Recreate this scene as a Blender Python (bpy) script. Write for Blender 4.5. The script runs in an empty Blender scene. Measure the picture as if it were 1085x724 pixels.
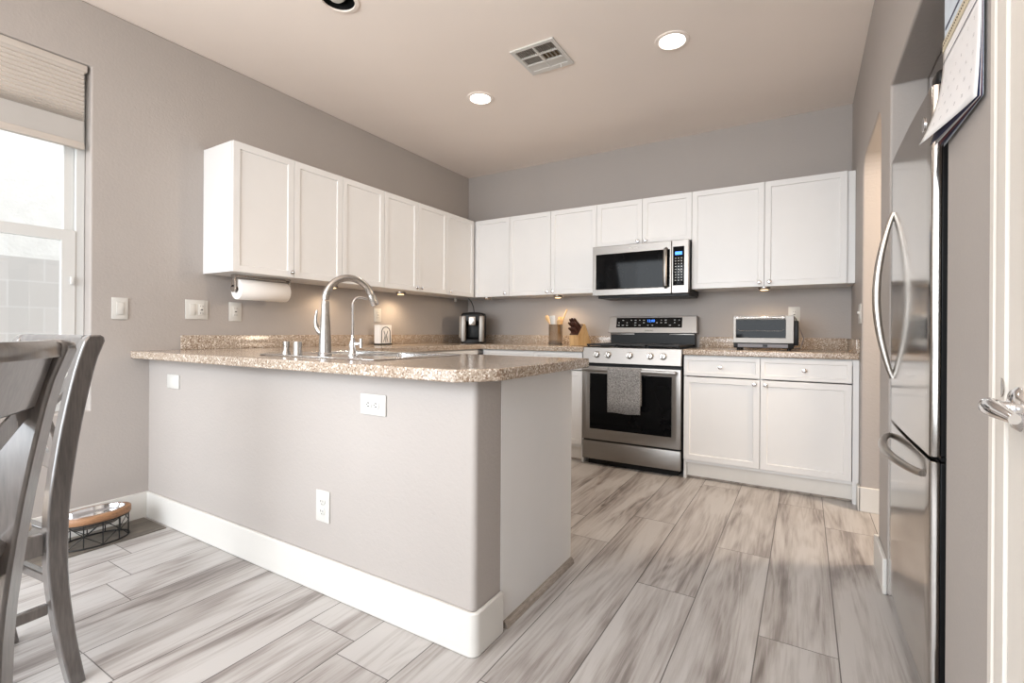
import bpy, bmesh, math, random
from mathutils import Vector, Matrix
S = bpy.context.scene
COL = S.collection
PI = math.pi
random.seed(7)

# ---------------------------------------------------------------- camera
FPX, CX, CY, YAW, ROLL = 503.4, 560.1, 351.7, .5262, .0063
CAMP = Vector((3.145, -4.111, 1.036))
_R = Vector((math.cos(YAW), math.sin(YAW), 0)); _F = Vector((-math.sin(YAW), math.cos(YAW), 0)); _U = Vector((0, 0, 1))
_RX = math.cos(ROLL)*_R + math.sin(ROLL)*_U; _UX = math.cos(ROLL)*_U - math.sin(ROLL)*_R
cd = bpy.data.cameras.new('camera'); cam = bpy.data.objects.new('camera', cd); COL.objects.link(cam)
cd.sensor_fit = 'HORIZONTAL'; cd.sensor_width = 36; cd.lens = FPX/1085*36
cd.shift_x = (542.5-CX)/1085; cd.shift_y = (CY-362)/1085; cd.clip_start = .02
m = Matrix((( _RX.x, _UX.x, -_F.x, CAMP.x), (_RX.y, _UX.y, -_F.y, CAMP.y), (_RX.z, _UX.z, -_F.z, CAMP.z), (0, 0, 0, 1)))
cam.matrix_world = m
S.camera = cam

# ---------------------------------------------------------------- world, light, exposure
W = bpy.data.worlds.new('world'); S.world = W; W.use_nodes = True
bg = W.node_tree.nodes['Background']; bg.inputs[0].default_value = (.93, .97, 1, 1); bg.inputs[1].default_value = 2.1
S.view_settings.view_transform = 'Standard'; S.view_settings.look = 'None'; S.view_settings.gamma = 1
S.view_settings.use_curve_mapping = False; S.view_settings.exposure = -0.2

def area(name, loc, direction, sx, sy, power, color, spread=PI):
    l = bpy.data.lights.new(name, 'AREA'); l.shape = 'RECTANGLE'; l.size = sx; l.size_y = sy
    l.energy = power; l.color = color; l.spread = spread
    o = bpy.data.objects.new(name, l); COL.objects.link(o); o.location = loc
    o.rotation_euler = Vector(direction).to_track_quat('-Z', 'Y').to_euler(); return o
area('rear_daylight', (1.65, -5.75, 1.35), (.0, 1, -.52), 3.1, 2.2, 102, (.875, .94, 1), math.radians(118))
area('window_sky_fill', (-1.7, -4.1, 3.7), (1, .12, -.85), 2.2, 1.6, 90, (.82, .92, 1))  # helper area light added above the window outside, strengthens the sky light
area('ceiling_fill', (2.0, -5.0, 1.75), (0, .25, 1), 1.2, 1.2, 80, (1, .965, .92))  # unseen upward fill light added behind the camera to brighten the ceiling
area('hall_light', (4.5, -1.02, 1.9), (-1, .12, -.35), .35, .9, 60, (1, .80, .60))

# ---------------------------------------------------------------- mesh builder
class MB:
    def __init__(s): s.bm = bmesh.new(); s.mi = 0
    def _mark(s, faces):
        for f in faces: f.material_index = s.mi
    def box(s, x0, x1, y0, y1, z0, z1, bev=0, seg=2, rot=None, piv=None):
        r = bmesh.ops.create_cube(s.bm, size=1); vs = r['verts']
        for v in vs: v.co = Vector(((x0+x1)/2+v.co.x*(x1-x0), (y0+y1)/2+v.co.y*(y1-y0), (z0+z1)/2+v.co.z*(z1-z0)))
        fs = set(f for v in vs for f in v.link_faces)
        if bev:
            es = list(set(e for v in vs for e in v.link_edges))
            rr = bmesh.ops.bevel(s.bm, geom=es, offset=bev, segments=seg, affect='EDGES', profile=.5)
            fs = set(rr['faces']) | set(f for f in fs if f.is_valid)
            vs = list(set(v for f in fs for v in f.verts))
        s._mark(fs)
        if rot is not None:
            p = Vector(piv) if piv is not None else Vector(((x0+x1)/2, (y0+y1)/2, (z0+z1)/2))
            for v in vs: v.co = rot @ (v.co-p) + p
        return vs
    def poly(s, pts, z0, z1, axis='z', holes=()):
        """closed 2D outline (with holes) extruded along axis; 2D = (x,y) for z, (y,z) for x, (x,z) for y"""
        def P(a, b, c):
            return Vector((a, b, c)) if axis == 'z' else (Vector((c, a, b)) if axis == 'x' else Vector((a, c, b)))
        edges = []; nb = []
        for loop in [pts]+list(holes):
            vs = [s.bm.verts.new(P(p[0], p[1], z0)) for p in loop]; nb += vs
            edges += [s.bm.edges.new((vs[i], vs[(i+1) % len(vs)])) for i in range(len(vs))]
        if holes:
            r = bmesh.ops.triangle_fill(s.bm, edges=edges, use_beauty=True, use_dissolve=False)
            fs = [g for g in r['geom'] if isinstance(g, bmesh.types.BMFace)]
        else: fs = [s.bm.faces.new(nb)]
        r = bmesh.ops.extrude_face_region(s.bm, geom=fs)
        d = P(0, 0, z1-z0)
        ev = [g for g in r['geom'] if isinstance(g, bmesh.types.BMVert)]
        for v in ev: v.co += d
        allf = set(f for v in nb+ev for f in v.link_faces); s._mark(allf)
        bmesh.ops.recalc_face_normals(s.bm, faces=list(allf)); return nb+ev
    def ring(s, c, ax, r, seg, e1=None):
        ax = ax.normalized(); a = e1 or ax.orthogonal().normalized(); a = (a - ax*a.dot(ax)).normalized(); b = ax.cross(a)
        return [s.bm.verts.new(c+a*(r*math.cos(2*PI*i/seg))+b*(r*math.sin(2*PI*i/seg))) for i in range(seg)]
    def skin(s, rings, cap=True):
        n = len(rings[0]); fs = []
        for p, q in zip(rings, rings[1:]):
            for i in range(n): fs.append(s.bm.faces.new((p[i], p[(i+1) % n], q[(i+1) % n], q[i])))
        if cap:
            fs.append(s.bm.faces.new(list(reversed(rings[0])))); fs.append(s.bm.faces.new(rings[-1]))
        s._mark(fs); bmesh.ops.recalc_face_normals(s.bm, faces=fs)
    def lathe(s, prof, c=(0, 0, 0), ax=(0, 0, 1), seg=24, cap=True):
        c = Vector(c); ax = Vector(ax).normalized(); e = ax.orthogonal().normalized()
        s.skin([s.ring(c+ax*h, ax, max(r, 1e-4), seg, e) for r, h in prof], cap)
    def cyl(s, p0, p1, r, seg=20, r2=None):
        p0 = Vector(p0); p1 = Vector(p1); s.lathe([(r, 0), (r if r2 is None else r2, (p1-p0).length)], p0, p1-p0, seg)
    def tube(s, pts, r, seg=10, closed=False):
        pts = [Vector(p) for p in pts]; n = len(pts); rs = r if isinstance(r, (list, tuple)) else [r]*n
        rings = []; e = None
        for i, p in enumerate(pts):
            if closed: t = (pts[(i+1) % n]-pts[i-1])
            else: t = pts[min(i+1, n-1)]-pts[max(i-1, 0)]
            t.normalize()
            if e is None: e = t.orthogonal().normalized()
            e = (e-t*e.dot(t)).normalized(); rings.append(s.ring(p, t, rs[i], seg, e))
        if closed:
            rings.append(rings[0]); s.skin(rings, False)
        else: s.skin(rings)
    def sweep(s, frames, cap=True):
        """frames: lists of points (same count) lofted"""
        s.skin([[s.bm.verts.new(Vector(p)) for p in fr] for fr in frames], cap)
    def sphere(s, c, r, sc=(1, 1, 1), u=16, v=10):
        rr = bmesh.ops.create_uvsphere(s.bm, u_segments=u, v_segments=v, radius=r)
        for x in rr['verts']: x.co = Vector((c[0]+x.co.x*sc[0], c[1]+x.co.y*sc[1], c[2]+x.co.z*sc[2]))
        s._mark(set(f for x in rr['verts'] for f in x.link_faces))

def sethier(o): return getattr(o, '_w', None)
OFF = {}     # world offset of the frame each object's mesh lives in
def obj(name, mb, mats, parent=None, loc=None, bev=0, smooth=35, local=False, seg=2):
    """mesh given in world coordinates (local=True: in the parent's own frame); origin goes to loc or to the parent's base"""
    me = bpy.data.meshes.new(name)
    o = bpy.data.objects.new(name, me); COL.objects.link(o)
    if parent is not None:
        base = Vector((0, 0, 0)) if local else OFF[parent.name]; o.parent = parent; OFF[o.name] = base.copy()
    else:
        base = Vector(loc) if loc is not None else Vector((0, 0, 0)); o.location = base; OFF[o.name] = base.copy()
    if base.length: bmesh.ops.translate(mb.bm, vec=-base, verts=mb.bm.verts)
    mb.bm.to_mesh(me); mb.bm.free()
    for mm in (mats if isinstance(mats, (list, tuple)) else [mats]): me.materials.append(mm)
    if smooth:
        me.polygons.foreach_set('use_smooth', [True]*len(me.polygons)); me.set_sharp_from_angle(angle=math.radians(smooth))
    if bev:
        b = o.modifiers.new('bevel', 'BEVEL'); b.width = bev; b.segments = seg; b.limit_method = 'ANGLE'; b.angle_limit = math.radians(40)
        b.harden_normals = False
    return o
def tag(o, label=None, cat=None, group=None, kind=None):
    if label: o['label'] = label
    if cat: o['category'] = cat
    if group: o['group'] = group
    if kind: o['kind'] = kind
    return o
def thing(name, label, cat, loc, rotz=0, group=None):
    o = bpy.data.objects.new(name, None); COL.objects.link(o); o.location = loc; o.rotation_euler = (0, 0, rotz)
    o.empty_display_size = .05; OFF[o.name] = Vector(loc); return tag(o, label, cat, group)
def struct(name, mb, mats, **k):
    return tag(obj(name, mb, mats, **k), kind='structure')
def copy_tree(o, parent=None):
    c = o.copy(); COL.objects.link(c)
    if parent: c.parent = parent
    for ch in list(o.children): copy_tree(ch, c)
    return c
def text_mb(txt, size, fn, depth=0):
    """flat letter shapes as a mesh; fn maps (x,y) of the centred text to a 3D point"""
    cu = bpy.data.curves.new('t', 'FONT'); cu.body = txt; cu.size = size; cu.align_x = 'CENTER'; cu.align_y = 'CENTER'; cu.resolution_u = 3
    t = bpy.data.objects.new('t', cu); COL.objects.link(t)
    dg = bpy.context.evaluated_depsgraph_get(); me = bpy.data.meshes.new_from_object(t.evaluated_get(dg))
    mb = MB(); mb.bm.from_mesh(me)
    for v in mb.bm.verts: v.co = Vector(fn(v.co.x, v.co.y))
    bpy.data.objects.remove(t); bpy.data.curves.remove(cu); bpy.data.meshes.remove(me); return mb
def join_mb(a, b, mi=0):
    me = bpy.data.meshes.new('j'); b.bm.to_mesh(me); n = len(a.bm.faces); a.bm.from_mesh(me); a.bm.faces.ensure_lookup_table()
    for f in a.bm.faces[n:]: f.material_index = mi
    b.bm.free(); bpy.data.meshes.remove(me)

# ---------------------------------------------------------------- materials
def srgb(r, g, b):
    f = lambda c: (c/255/12.92 if c/255 <= .04045 else ((c/255+.055)/1.055)**2.4)
    return (f(r), f(g), f(b), 1)
class NT:
    def __init__(s, name):
        s.m = bpy.data.materials.new(name); s.m.use_nodes = True; s.t = s.m.node_tree; s.b = s.t.nodes['Principled BSDF']
    def n(s, typ, **k):
        x = s.t.nodes.new('ShaderNode'+typ)
        for a, v in k.items(): setattr(x, a, v)
        return x
    def l(s, a, b): s.t.links.new(a, b)
    def val(s, sock, v):
        if isinstance(v, (int, float)): sock.default_value = v
        elif isinstance(v, (tuple, list)): sock.default_value = v
        else: s.l(v, sock)
    def math(s, op, a, b=0, c=0, clamp=False):
        x = s.n('Math', operation=op, use_clamp=clamp); s.val(x.inputs[0], a); s.val(x.inputs[1], b); s.val(x.inputs[2], c); return x.outputs[0]
    def coord(s): return s.n('TexCoord').outputs['Object']
    def mapping(s, vec, sc=(1, 1, 1), loc=(0, 0, 0)):
        x = s.n('Mapping'); s.l(vec, x.inputs[0]); x.inputs['Scale'].default_value = sc; x.inputs['Location'].default_value = loc; return x.outputs[0]
    def noise(s, vec, scale, detail=2, rough=.5, dist=0):
        x = s.n('TexNoise'); s.l(vec, x.inputs['Vector']); s.val(x.inputs['Scale'], scale); x.inputs['Detail'].default_value = detail
        x.inputs['Roughness'].default_value = rough; x.inputs['Distortion'].default_value = dist; return x.outputs[0]
    def ramp(s, fac, stops, interp='LINEAR'):
        x = s.n('ValToRGB'); s.l(fac, x.inputs[0]); cr = x.color_ramp; cr.interpolation = interp
        while len(cr.elements) > 1: cr.elements.remove(cr.elements[-1])
        for i, (p, c) in enumerate(stops):
            e = cr.elements[0] if i == 0 else cr.elements.new(p)
            e.position = p; e.color = c if isinstance(c, (tuple, list)) else (c, c, c, 1)
        return x.outputs[0]
    def mix(s, fac, a, b, mode='MIX'):
        x = s.n('Mix', data_type='RGBA', blend_type=mode); s.val(x.inputs[0], fac); s.val(x.inputs[6], a); s.val(x.inputs[7], b); return x.outputs[2]
    def bump(s, h, strength=.2, dist=.01):
        x = s.n('Bump'); s.l(h, x.inputs['Height']); x.inputs['Strength'].default_value = strength; x.inputs['Distance'].default_value = dist
        s.l(x.outputs[0], s.b.inputs['Normal'])
def simple(name, col, rough=.5, metal=0, var=.04, vs=8, bump=0, bs=60, bd=.002, spec=.5, emit=None, es=0, coat=0, stretch=(1, 1, 1)):
    t = NT(name); c = t.mapping(t.coord(), stretch); n = t.noise(c, vs, 3)
    lo = tuple(max(0, x*(1-var)) for x in col[:3])+(1,); hi = tuple(min(1, x*(1+var)) for x in col[:3])+(1,)
    t.l(t.ramp(n, [(.3, lo), (.7, hi)]), t.b.inputs['Base Color'])
    t.b.inputs['Roughness'].default_value = rough; t.b.inputs['Metallic'].default_value = metal
    t.b.inputs['Specular IOR Level'].default_value = spec; t.b.inputs['Coat Weight'].default_value = coat
    if bump: t.bump(t.noise(c, bs, 3), bump, bd)
    if emit: t.b.inputs['Emission Color'].default_value = emit; t.b.inputs['Emission Strength'].default_value = es
    return t.m
M = {}
M['wall'] = simple('wall_paint', srgb(169, 162, 157), .6, var=.015, vs=2, bump=.35, bs=75, bd=.003, spec=.35)
M['ceil'] = simple('ceiling_paint', srgb(240, 229, 220), .85, var=.012, vs=2, bump=.15, bs=60, spec=.2)
M['trim'] = simple('trim_paint', srgb(208, 205, 200), .45, var=.01, spec=.35)
M['casing'] = simple('casing_paint', srgb(214, 208, 200), .6, var=.01, spec=.25)
M['cab'] = simple('cabinet_paint', srgb(222, 221, 220), .38, var=.008)
M['cabin'] = simple('cabinet_gap', srgb(150, 146, 142), .7)
M['kick'] = simple('toe_kick_paint', srgb(222, 218, 212), .5)
M['plate'] = simple('plate_plastic', srgb(202, 200, 195), .3, var=.005)
M['slot'] = simple('slot_dark', srgb(48, 45, 42), .6)
M['chrome'] = simple('chrome', (.86, .86, .87, 1), .1, 1, var=.02)
M['nickel'] = simple('brushed_nickel', (.50, .475, .45, 1), .26, 1, var=.05)
M['black'] = simple('black_plastic', srgb(20, 20, 21), .38, var=.1, spec=.25)
M['iron'] = simple('cast_iron', srgb(28, 28, 30), .55, var=.1, bump=.2, bs=200)
M['glassblk'] = simple('black_glass', srgb(10, 11, 13), .05, var=.05, spec=.13)
M['paper'] = simple('paper', srgb(240, 236, 232), .9, var=.01, bump=.2, bs=120)
M['sheet'] = simple('calendar_paper', srgb(226, 224, 224), .7, var=.01)
M['wirebl'] = simple('black_wire', srgb(20, 20, 20), .5)
M['shade'] = simple('shade_fabric', srgb(196, 188, 180), .85, var=.02)
M['shade2'] = simple('shade_fabric_flat', srgb(176, 172, 168), .85, var=.02)
M['vinyl'] = simple('window_vinyl', srgb(205, 205, 203), .35, var=.005)
M['cream'] = simple('cushion_fabric', srgb(225, 214, 200), .85, bump=.3, bs=300)
M['stucco'] = simple('outside_stucco', srgb(238, 236, 232), .9, bump=.5, bs=30, bd=.02)
M['warm'] = simple('puck_lens', srgb(255, 236, 200), .5, emit=srgb(255, 214, 158), es=3)
M['dim'] = simple('puck_lens_off', srgb(190, 175, 158), .3)
M['lamp'] = simple('can_lens', srgb(255, 250, 240), .5, emit=(1, .97, .92, 1), es=9)
M['blue'] = simple('blue_digits', srgb(60, 130, 255), .5, emit=srgb(70, 140, 255), es=2.2)
M['icon'] = simple('white_print', srgb(190, 190, 190), .5)
M['navy'] = simple('navy_ink', srgb(40, 44, 78), .6)
M['maroon'] = simple('maroon_print', srgb(96, 40, 48), .6)
M['pale'] = simple('pale_blue_print', srgb(196, 206, 216), .6, var=.06, vs=20)
M['tanband'] = simple('tan_binding', srgb(196, 184, 160), .7)
M['grey'] = simple('grey_ink', srgb(140, 138, 142), .7)
M['mat'] = None
def steel(name, col=(.62, .60, .58, 1), rough=.24, axis=2, amp=.10):
    t = NT(name); sc = [60, 60, 60]; sc[axis] = 1.2
    n = t.noise(t.mapping(t.coord(), tuple(sc)), 5, 2)
    t.b.inputs['Metallic'].default_value = 1
    t.l(t.ramp(n, [(.3, tuple(x*.93 for x in col[:3])+(1,)), (.7, col)]), t.b.inputs['Base Color'])
    t.l(t.math('MULTIPLY_ADD', n, amp, rough-amp/2), t.b.inputs['Roughness']); return t.m
M['steel'] = steel('stainless_steel', (.31, .292, .275, 1), .38, 0)
M['steelv'] = steel('stainless_fridge', (.50, .475, .45, 1), .14, 2, .05)
M['steel2'] = steel('warm_steel', (.24, .22, .20, 1), .42, 0, .08)
M['pull'] = simple('pull_metal', (.44, .41, .38, 1), .3, 1, var=.05)
M['sink'] = steel('sink_steel', (.8, .8, .8, 1), .2, 0, .05)
def wood(name, a, b, rough=.45, axis=2, sc=18):
    t = NT(name); k = [1, 1, 1]; k[axis] = .12; c = t.mapping(t.coord(), tuple(k))
    n = t.noise(c, sc, 4, .6, .8); f = t.noise(t.mapping(t.coord(), tuple(x*4 for x in k)), sc*4, 2)
    t.l(t.ramp(t.math('MULTIPLY_ADD', f, .35, t.math('MULTIPLY', n, .65)), [(.35, a), (.65, b)]), t.b.inputs['Base Color'])
    t.b.inputs['Roughness'].default_value = rough; t.bump(f, .1, .001); return t.m
M['oak'] = wood('light_wood', srgb(176, 138, 92), srgb(214, 180, 132))
M['ring'] = wood('bowl_ring_wood', srgb(112, 78, 52), srgb(168, 126, 92), axis=1)
M['utens'] = wood('utensil_wood', srgb(190, 150, 100), srgb(222, 190, 142))
M['handle'] = wood('knife_handle', srgb(58, 34, 26), srgb(86, 52, 40))
M['chair'] = wood('chair_grey_wood', srgb(62, 58, 56), srgb(98, 91, 87), .28, 2, 12)
M['chair'].node_tree.nodes['Principled BSDF'].inputs['Coat Weight'].default_value = 1
M['chair'].node_tree.nodes['Principled BSDF'].inputs['Coat Roughness'].default_value = .13
M['chair'].node_tree.nodes['Principled BSDF'].inputs['Coat IOR'].default_value = 1.7
M['matw'] = wood('mat_wood_print', srgb(74, 68, 62), srgb(118, 110, 100), .5, 1, 16)
M['shoe'] = wood('shoe_moulding_print', srgb(110, 100, 92), srgb(176, 166, 156), .5, 1, 20)
def granite():
    t = NT('speckled_stone'); c = t.coord()
    n1 = t.noise(c, 150, 2, .6); n2 = t.noise(c, 300, 2, .6); n3 = t.noise(c, 14, 3)
    v = t.n('TexVoronoi'); t.l(c, v.inputs['Vector']); v.inputs['Scale'].default_value = 190
    vr = t.n('SeparateColor'); t.l(v.outputs['Color'], vr.inputs[0])
    base = t.ramp(n1, [(.34, srgb(138, 121, 105)), (.5, srgb(170, 155, 139)), (.66, srgb(196, 184, 169))])
    base = t.mix(t.ramp(vr.outputs[0], [(.80, 0.), (.84, 1.)]), base, srgb(124, 102, 85))
    base = t.mix(t.ramp(vr.outputs[1], [(.86, 0.), (.9, 1.)]), base, srgb(222, 212, 200))
    base = t.mix(t.ramp(n2, [(.60, 0.), (.68, .6)]), base, srgb(120, 98, 82))
    base = t.mix(t.math('MULTIPLY', n3, .25), base, srgb(150, 130, 112))
    t.l(base, t.b.inputs['Base Color']); t.b.inputs['Roughness'].default_value = .16; t.b.inputs['Specular IOR Level'].default_value = .5
    return t.m
M['stone'] = granite()
def floor_mat():
    t = NT('grey_plank_floor'); P = t.n('SeparateXYZ'); t.l(t.coord(), P.inputs[0]); x, y = P.outputs[0], P.outputs[1]
    u = t.math('DIVIDE', t.math('SUBTRACT', x, 2.317), .232); colm = t.math('FLOOR', u); fu = t.math('FRACT', u)
    known = {0: -1.49, 1: -2.176, 2: -1.662, 3: -2.305, 4: -1.12, -5: -3.51, -7: -3.30, -9: -3.13, -2: -3.1, -3: -3.03}
    rnd = random.Random(3); L = 1.47; stops = []
    for i in range(30):
        c = i-20; ph = known.get(c, rnd.uniform(-3, -1.5)); stops.append((i/30, (ph % L)/L))
    ph = t.ramp(t.math('DIVIDE', t.math('ADD', colm, 20.5), 30), stops, 'CONSTANT')
    v = t.math('SUBTRACT', t.math('DIVIDE', y, L), ph); row = t.math('FLOOR', v); fv = t.math('FRACT', v)
    cv = t.n('CombineXYZ'); t.l(colm, cv.inputs[0]); t.l(row, cv.inputs[1])
    wn = t.n('TexWhiteNoise', noise_dimensions='2D'); t.l(cv.outputs[0], wn.inputs['Vector'])
    rc = t.n('SeparateColor'); t.l(wn.outputs['Color'], rc.inputs[0]); r1, r2, r3 = rc.outputs
    g = t.n('CombineXYZ'); t.l(t.math('MULTIPLY_ADD', r1, 37, t.math('MULTIPLY', x, 6.5)), g.inputs[0])
    t.l(t.math('MULTIPLY_ADD', r2, 23, t.math('MULTIPLY', y, .62)), g.inputs[1]); t.l(t.math('MULTIPLY', r3, 9), g.inputs[2])
    fig = t.noise(g.outputs[0], 1.15, 2, .45, .55)
    ringv = t.math('MULTIPLY_ADD', t.math('SINE', t.math('MULTIPLY', fig, 70)), .5, .5)
    g2 = t.n('CombineXYZ'); t.l(t.math('MULTIPLY_ADD', r3, 11, t.math('MULTIPLY', x, 34)), g2.inputs[0]); t.l(t.math('MULTIPLY', y, 1.3), g2.inputs[1])
    streak = t.noise(g2.outputs[0], 2.6, 4, .6, .25)
    fine = t.noise(t.mapping(t.coord(), (260, 9, 1)), 1.4, 3, .7)
    g3 = t.n('CombineXYZ'); t.l(t.math('MULTIPLY_ADD', r2, 17, t.math('MULTIPLY', x, 5.0)), g3.inputs[0]); t.l(t.math('MULTIPLY_ADD', r1, 5, t.math('MULTIPLY', y, .75)), g3.inputs[1])
    blotch = t.noise(g3.outputs[0], 1.25, 3, .5, 1.1)
    s = t.math('MULTIPLY', ringv, .060); s = t.math('MULTIPLY_ADD', streak, .26, s); s = t.math('MULTIPLY_ADD', fine, .14, s)
    s = t.math('MULTIPLY_ADD', blotch, .66, s); s = t.math('MULTIPLY_ADD', r1, .10, s)
    col = t.ramp(s, [(.42, srgb(108, 100, 96)), (.50, srgb(136, 129, 125)), (.57, srgb(160, 154, 150)), (.68, srgb(180, 176, 173))])
    vo = t.n('TexVoronoi'); t.l(t.mapping(t.coord(), (3.3, 1.7, 1)), vo.inputs['Vector']); vo.inputs['Scale'].default_value = 1.3
    knot = t.math('MULTIPLY', t.ramp(vo.outputs['Distance'], [(.02, 1.), (.075, 0.)]), .75)
    col = t.mix(knot, col, srgb(92, 82, 76))
    edge = t.math('MINIMUM', fu, t.math('SUBTRACT', 1, fu)); eg = t.math('LESS_THAN', edge, .0085)
    ev = t.math('LESS_THAN', t.math('MINIMUM', fv, t.math('SUBTRACT', 1, fv)), .0011)
    gap = t.math('MAXIMUM', eg, ev)
    col = t.mix(t.math('MULTIPLY', gap, .8), col, srgb(60, 54, 50))
    t.l(col, t.b.inputs['Base Color']); t.l(t.math('MULTIPLY_ADD', streak, .15, .27), t.b.inputs['Roughness'])
    h = t.math('SUBTRACT', t.math('MULTIPLY', fine, .25), gap); t.bump(h, .25, .002); t.b.inputs['Specular IOR Level'].default_value = .4
    return t.m
M['floor'] = floor_mat()
def towel_mat():
    t = NT('grey_terry_towel'); c = t.coord(); n = t.noise(c, 110, 3, .8); w = t.noise(t.mapping(c, (120, 1, 60)), 2, 2)
    t.l(t.ramp(t.math('MULTIPLY_ADD', w, .4, t.math('MULTIPLY', n, .6)), [(.38, srgb(84, 83, 83)), (.60, srgb(160, 158, 156))]), t.b.inputs['Base Color'])
    t.b.inputs['Roughness'].default_value = .95; t.bump(n, .6, .003); return t.m
M['towel'] = towel_mat()
def block_mat():
    t = NT('outside_block'); b = t.n('TexBrick'); P = t.n('SeparateXYZ'); t.l(t.coord(), P.inputs[0]); c = t.n('CombineXYZ')
    t.l(P.outputs[1], c.inputs[0]); t.l(P.outputs[2], c.inputs[1]); t.l(c.outputs[0], b.inputs['Vector'])
    b.inputs['Scale'].default_value = 1; b.inputs['Brick Width'].default_value = .4; b.inputs['Row Height'].default_value = .2; b.inputs['Mortar Size'].default_value = .006
    b.inputs['Color1'].default_value = srgb(218, 214, 210); b.inputs['Color2'].default_value = srgb(210, 206, 202); b.inputs['Mortar'].default_value = srgb(220, 217, 214)
    t.l(b.outputs[0], t.b.inputs['Base Color']); t.b.inputs['Roughness'].default_value = .95; return t.m
M['block'] = block_mat()
def glass_mat():
    t = NT('window_glass'); n = t.noise(t.coord(), 3, 1)
    tr = t.n('BsdfTransparent'); gl = t.n('BsdfGlossy'); t.l(t.math('MULTIPLY', n, .02), gl.inputs['Roughness'])
    mx = t.n('MixShader'); mx.inputs[0].default_value = .05; t.l(tr.outputs[0], mx.inputs[1]); t.l(gl.outputs[0], mx.inputs[2])
    t.l(mx.outputs[0], t.t.nodes['Material Output'].inputs['Surface']); return t.m
M['glass'] = glass_mat()

# ---------------------------------------------------------------- room shell
H = 2.689; WX = 3.434; YR = -5.9
b = MB(); b.box(-.02, 5.4, YR, .02, -.08, 0); struct('floor', b, M['floor'], smooth=0)
cans = [(1.151, -1.379), (2.488, -1.385)]; eyeball = (1.125, -2.545)
def circ(cx, cy, r, n=28): return [(cx+r*math.cos(2*PI*i/n), cy+r*math.sin(2*PI*i/n)) for i in range(n)]
b = MB(); b.poly([(-.02, YR), (5.4, YR), (5.4, .02), (-.02, .02)], H, H+.1, 'z', [circ(*cans[0], .075), circ(*cans[1], .075), circ(*eyeball, .08)])
struct('ceiling', b, M['ceil'], smooth=0)
WY1, WY0, WZ0, WZ1 = -3.142, -4.95, .622, 2.372
b = MB(); b.poly([(YR, 0), (.0, 0), (.0, H), (YR, H)], -.15, 0, 'x', [[(WY0, WZ0), (WY1, WZ0), (WY1, WZ1), (WY0, WZ1)]])
struct('wall_left', b, M['wall'], bev=.008, smooth=0, seg=3)
b = MB(); b.box(-.15, 5.4, 0, .12, 0, H); struct('wall_back', b, M['wall'], smooth=0)
b = MB(); b.poly([(-.15, 0), (5.4, 0), (5.4, H), (-.15, H)], YR-.12, YR, 'y', [[(.25, .3), (3.55, .3), (3.55, 2.45), (.25, 2.45)]])
struct('wall_rear', b, M['wall'], smooth=0)
# right wall: opening with rounded top corners, fridge alcove, doorway
def arch(y0, y1, z, r, n=8):
    pts = [(y0, 0.0)]
    pts += [(y0+r-r*math.cos(a*PI/2/n), z-r+r*math.sin(a*PI/2/n)) for a in range(n+1)]
    pts += [(y1-r+r*math.sin(a*PI/2/n), z-r+r*math.cos(a*PI/2/n)) for a in range(n+1)]
    return pts+[(y1, 0.0)]
DY1, DY0 = -3.086, -3.86
out = [(YR, 0), (DY0, 0), (DY0, 2.06), (DY1, 2.06), (DY1, 0), (-2.648, 0), (-2.648, 2.02), (-1.766, 2.02), (-1.766, 0)]
out += arch(-1.507, -.725, 2.057, .12)
out += [(0, 0), (0, H), (YR, H)]
b = MB(); b.poly(out, WX, WX+.12, 'x'); struct('wall_right', b, M['wall'], bev=.008, smooth=0, seg=3)
b = MB(); b.box(WX+.12, 4.3, -1.766, -1.70, 0, H-.001); b.box(WX+.12, 4.3, -2.714, -2.648, 0, H-.001); b.box(4.24, 4.3, -2.648, -1.766, 0, 2.02); b.box(WX+.12, 4.3, -2.648, -1.766, 2.02, 2.08)
struct('wall_alcove', b, M['wall'], smooth=0)
b = MB(); b.box(5.3, 5.4, YR, 0, 0, H); struct('wall_hall', b, M['wall'], smooth=0)
# half wall of the peninsula with rounded corners
def rrect_front(x1, y0, y1, r, n=6):
    p = [(0, y1), (0, y0), (x1-r, y0)]; p += [(x1-r+r*math.sin(a*PI/2/n), y0+r-r*math.cos(a*PI/2/n)) for a in range(1, n+1)]
    return p+[(x1, y1)]
b = MB(); b.poly(rrect_front(2.24, -2.887, -2.738, .02), 0, .878, 'z'); struct('wall_peninsula', b, M['wall'], smooth=50)
# ---- baseboards
BH = .142
def bb_profile_box(mb, *a): mb.box(*a, bev=.005, seg=2)
b = MB()
n = 6; r = .03; x1 = 2.256; y0 = -2.903
p = [(0.016, -2.887), (.016, y0), (x1-r, y0)]+[(x1-r+r*math.sin(a*PI/2/n), y0+r-r*math.cos(a*PI/2/n)) for a in range(1, n+1)]+[(x1, -2.737), (2.2405, -2.737), (2.2405, -2.88), (2.234, -2.8875)]
b.poly(p, 0, BH, 'z'); struct('baseboard_peninsula', b, M['trim'], bev=.005, smooth=50)
b = MB(); b.box(0, .016, YR, -2.888, 0, BH); struct('baseboard_left', b, M['trim'], bev=.004)
b = MB(); b.box(WX-.016, WX, -1.766, -1.507, 0, BH); b.box(WX-.016, WX+.12, -1.507, -1.491, 0, BH); struct('baseboard_pillar', b, M['trim'], bev=.004)
b = MB(); b.box(WX-.012, WX+.12, -.741, -.725, 0, BH); b.box(WX-.016, WX, -.741, -.66, 0, BH); struct('baseboard_stub', b, M['trim'], bev=.004)
b = MB(); b.box(WX-.016, WX, -2.998, -2.648, 0, BH); struct('baseboard_right', b, M['trim'], bev=.004)
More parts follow.
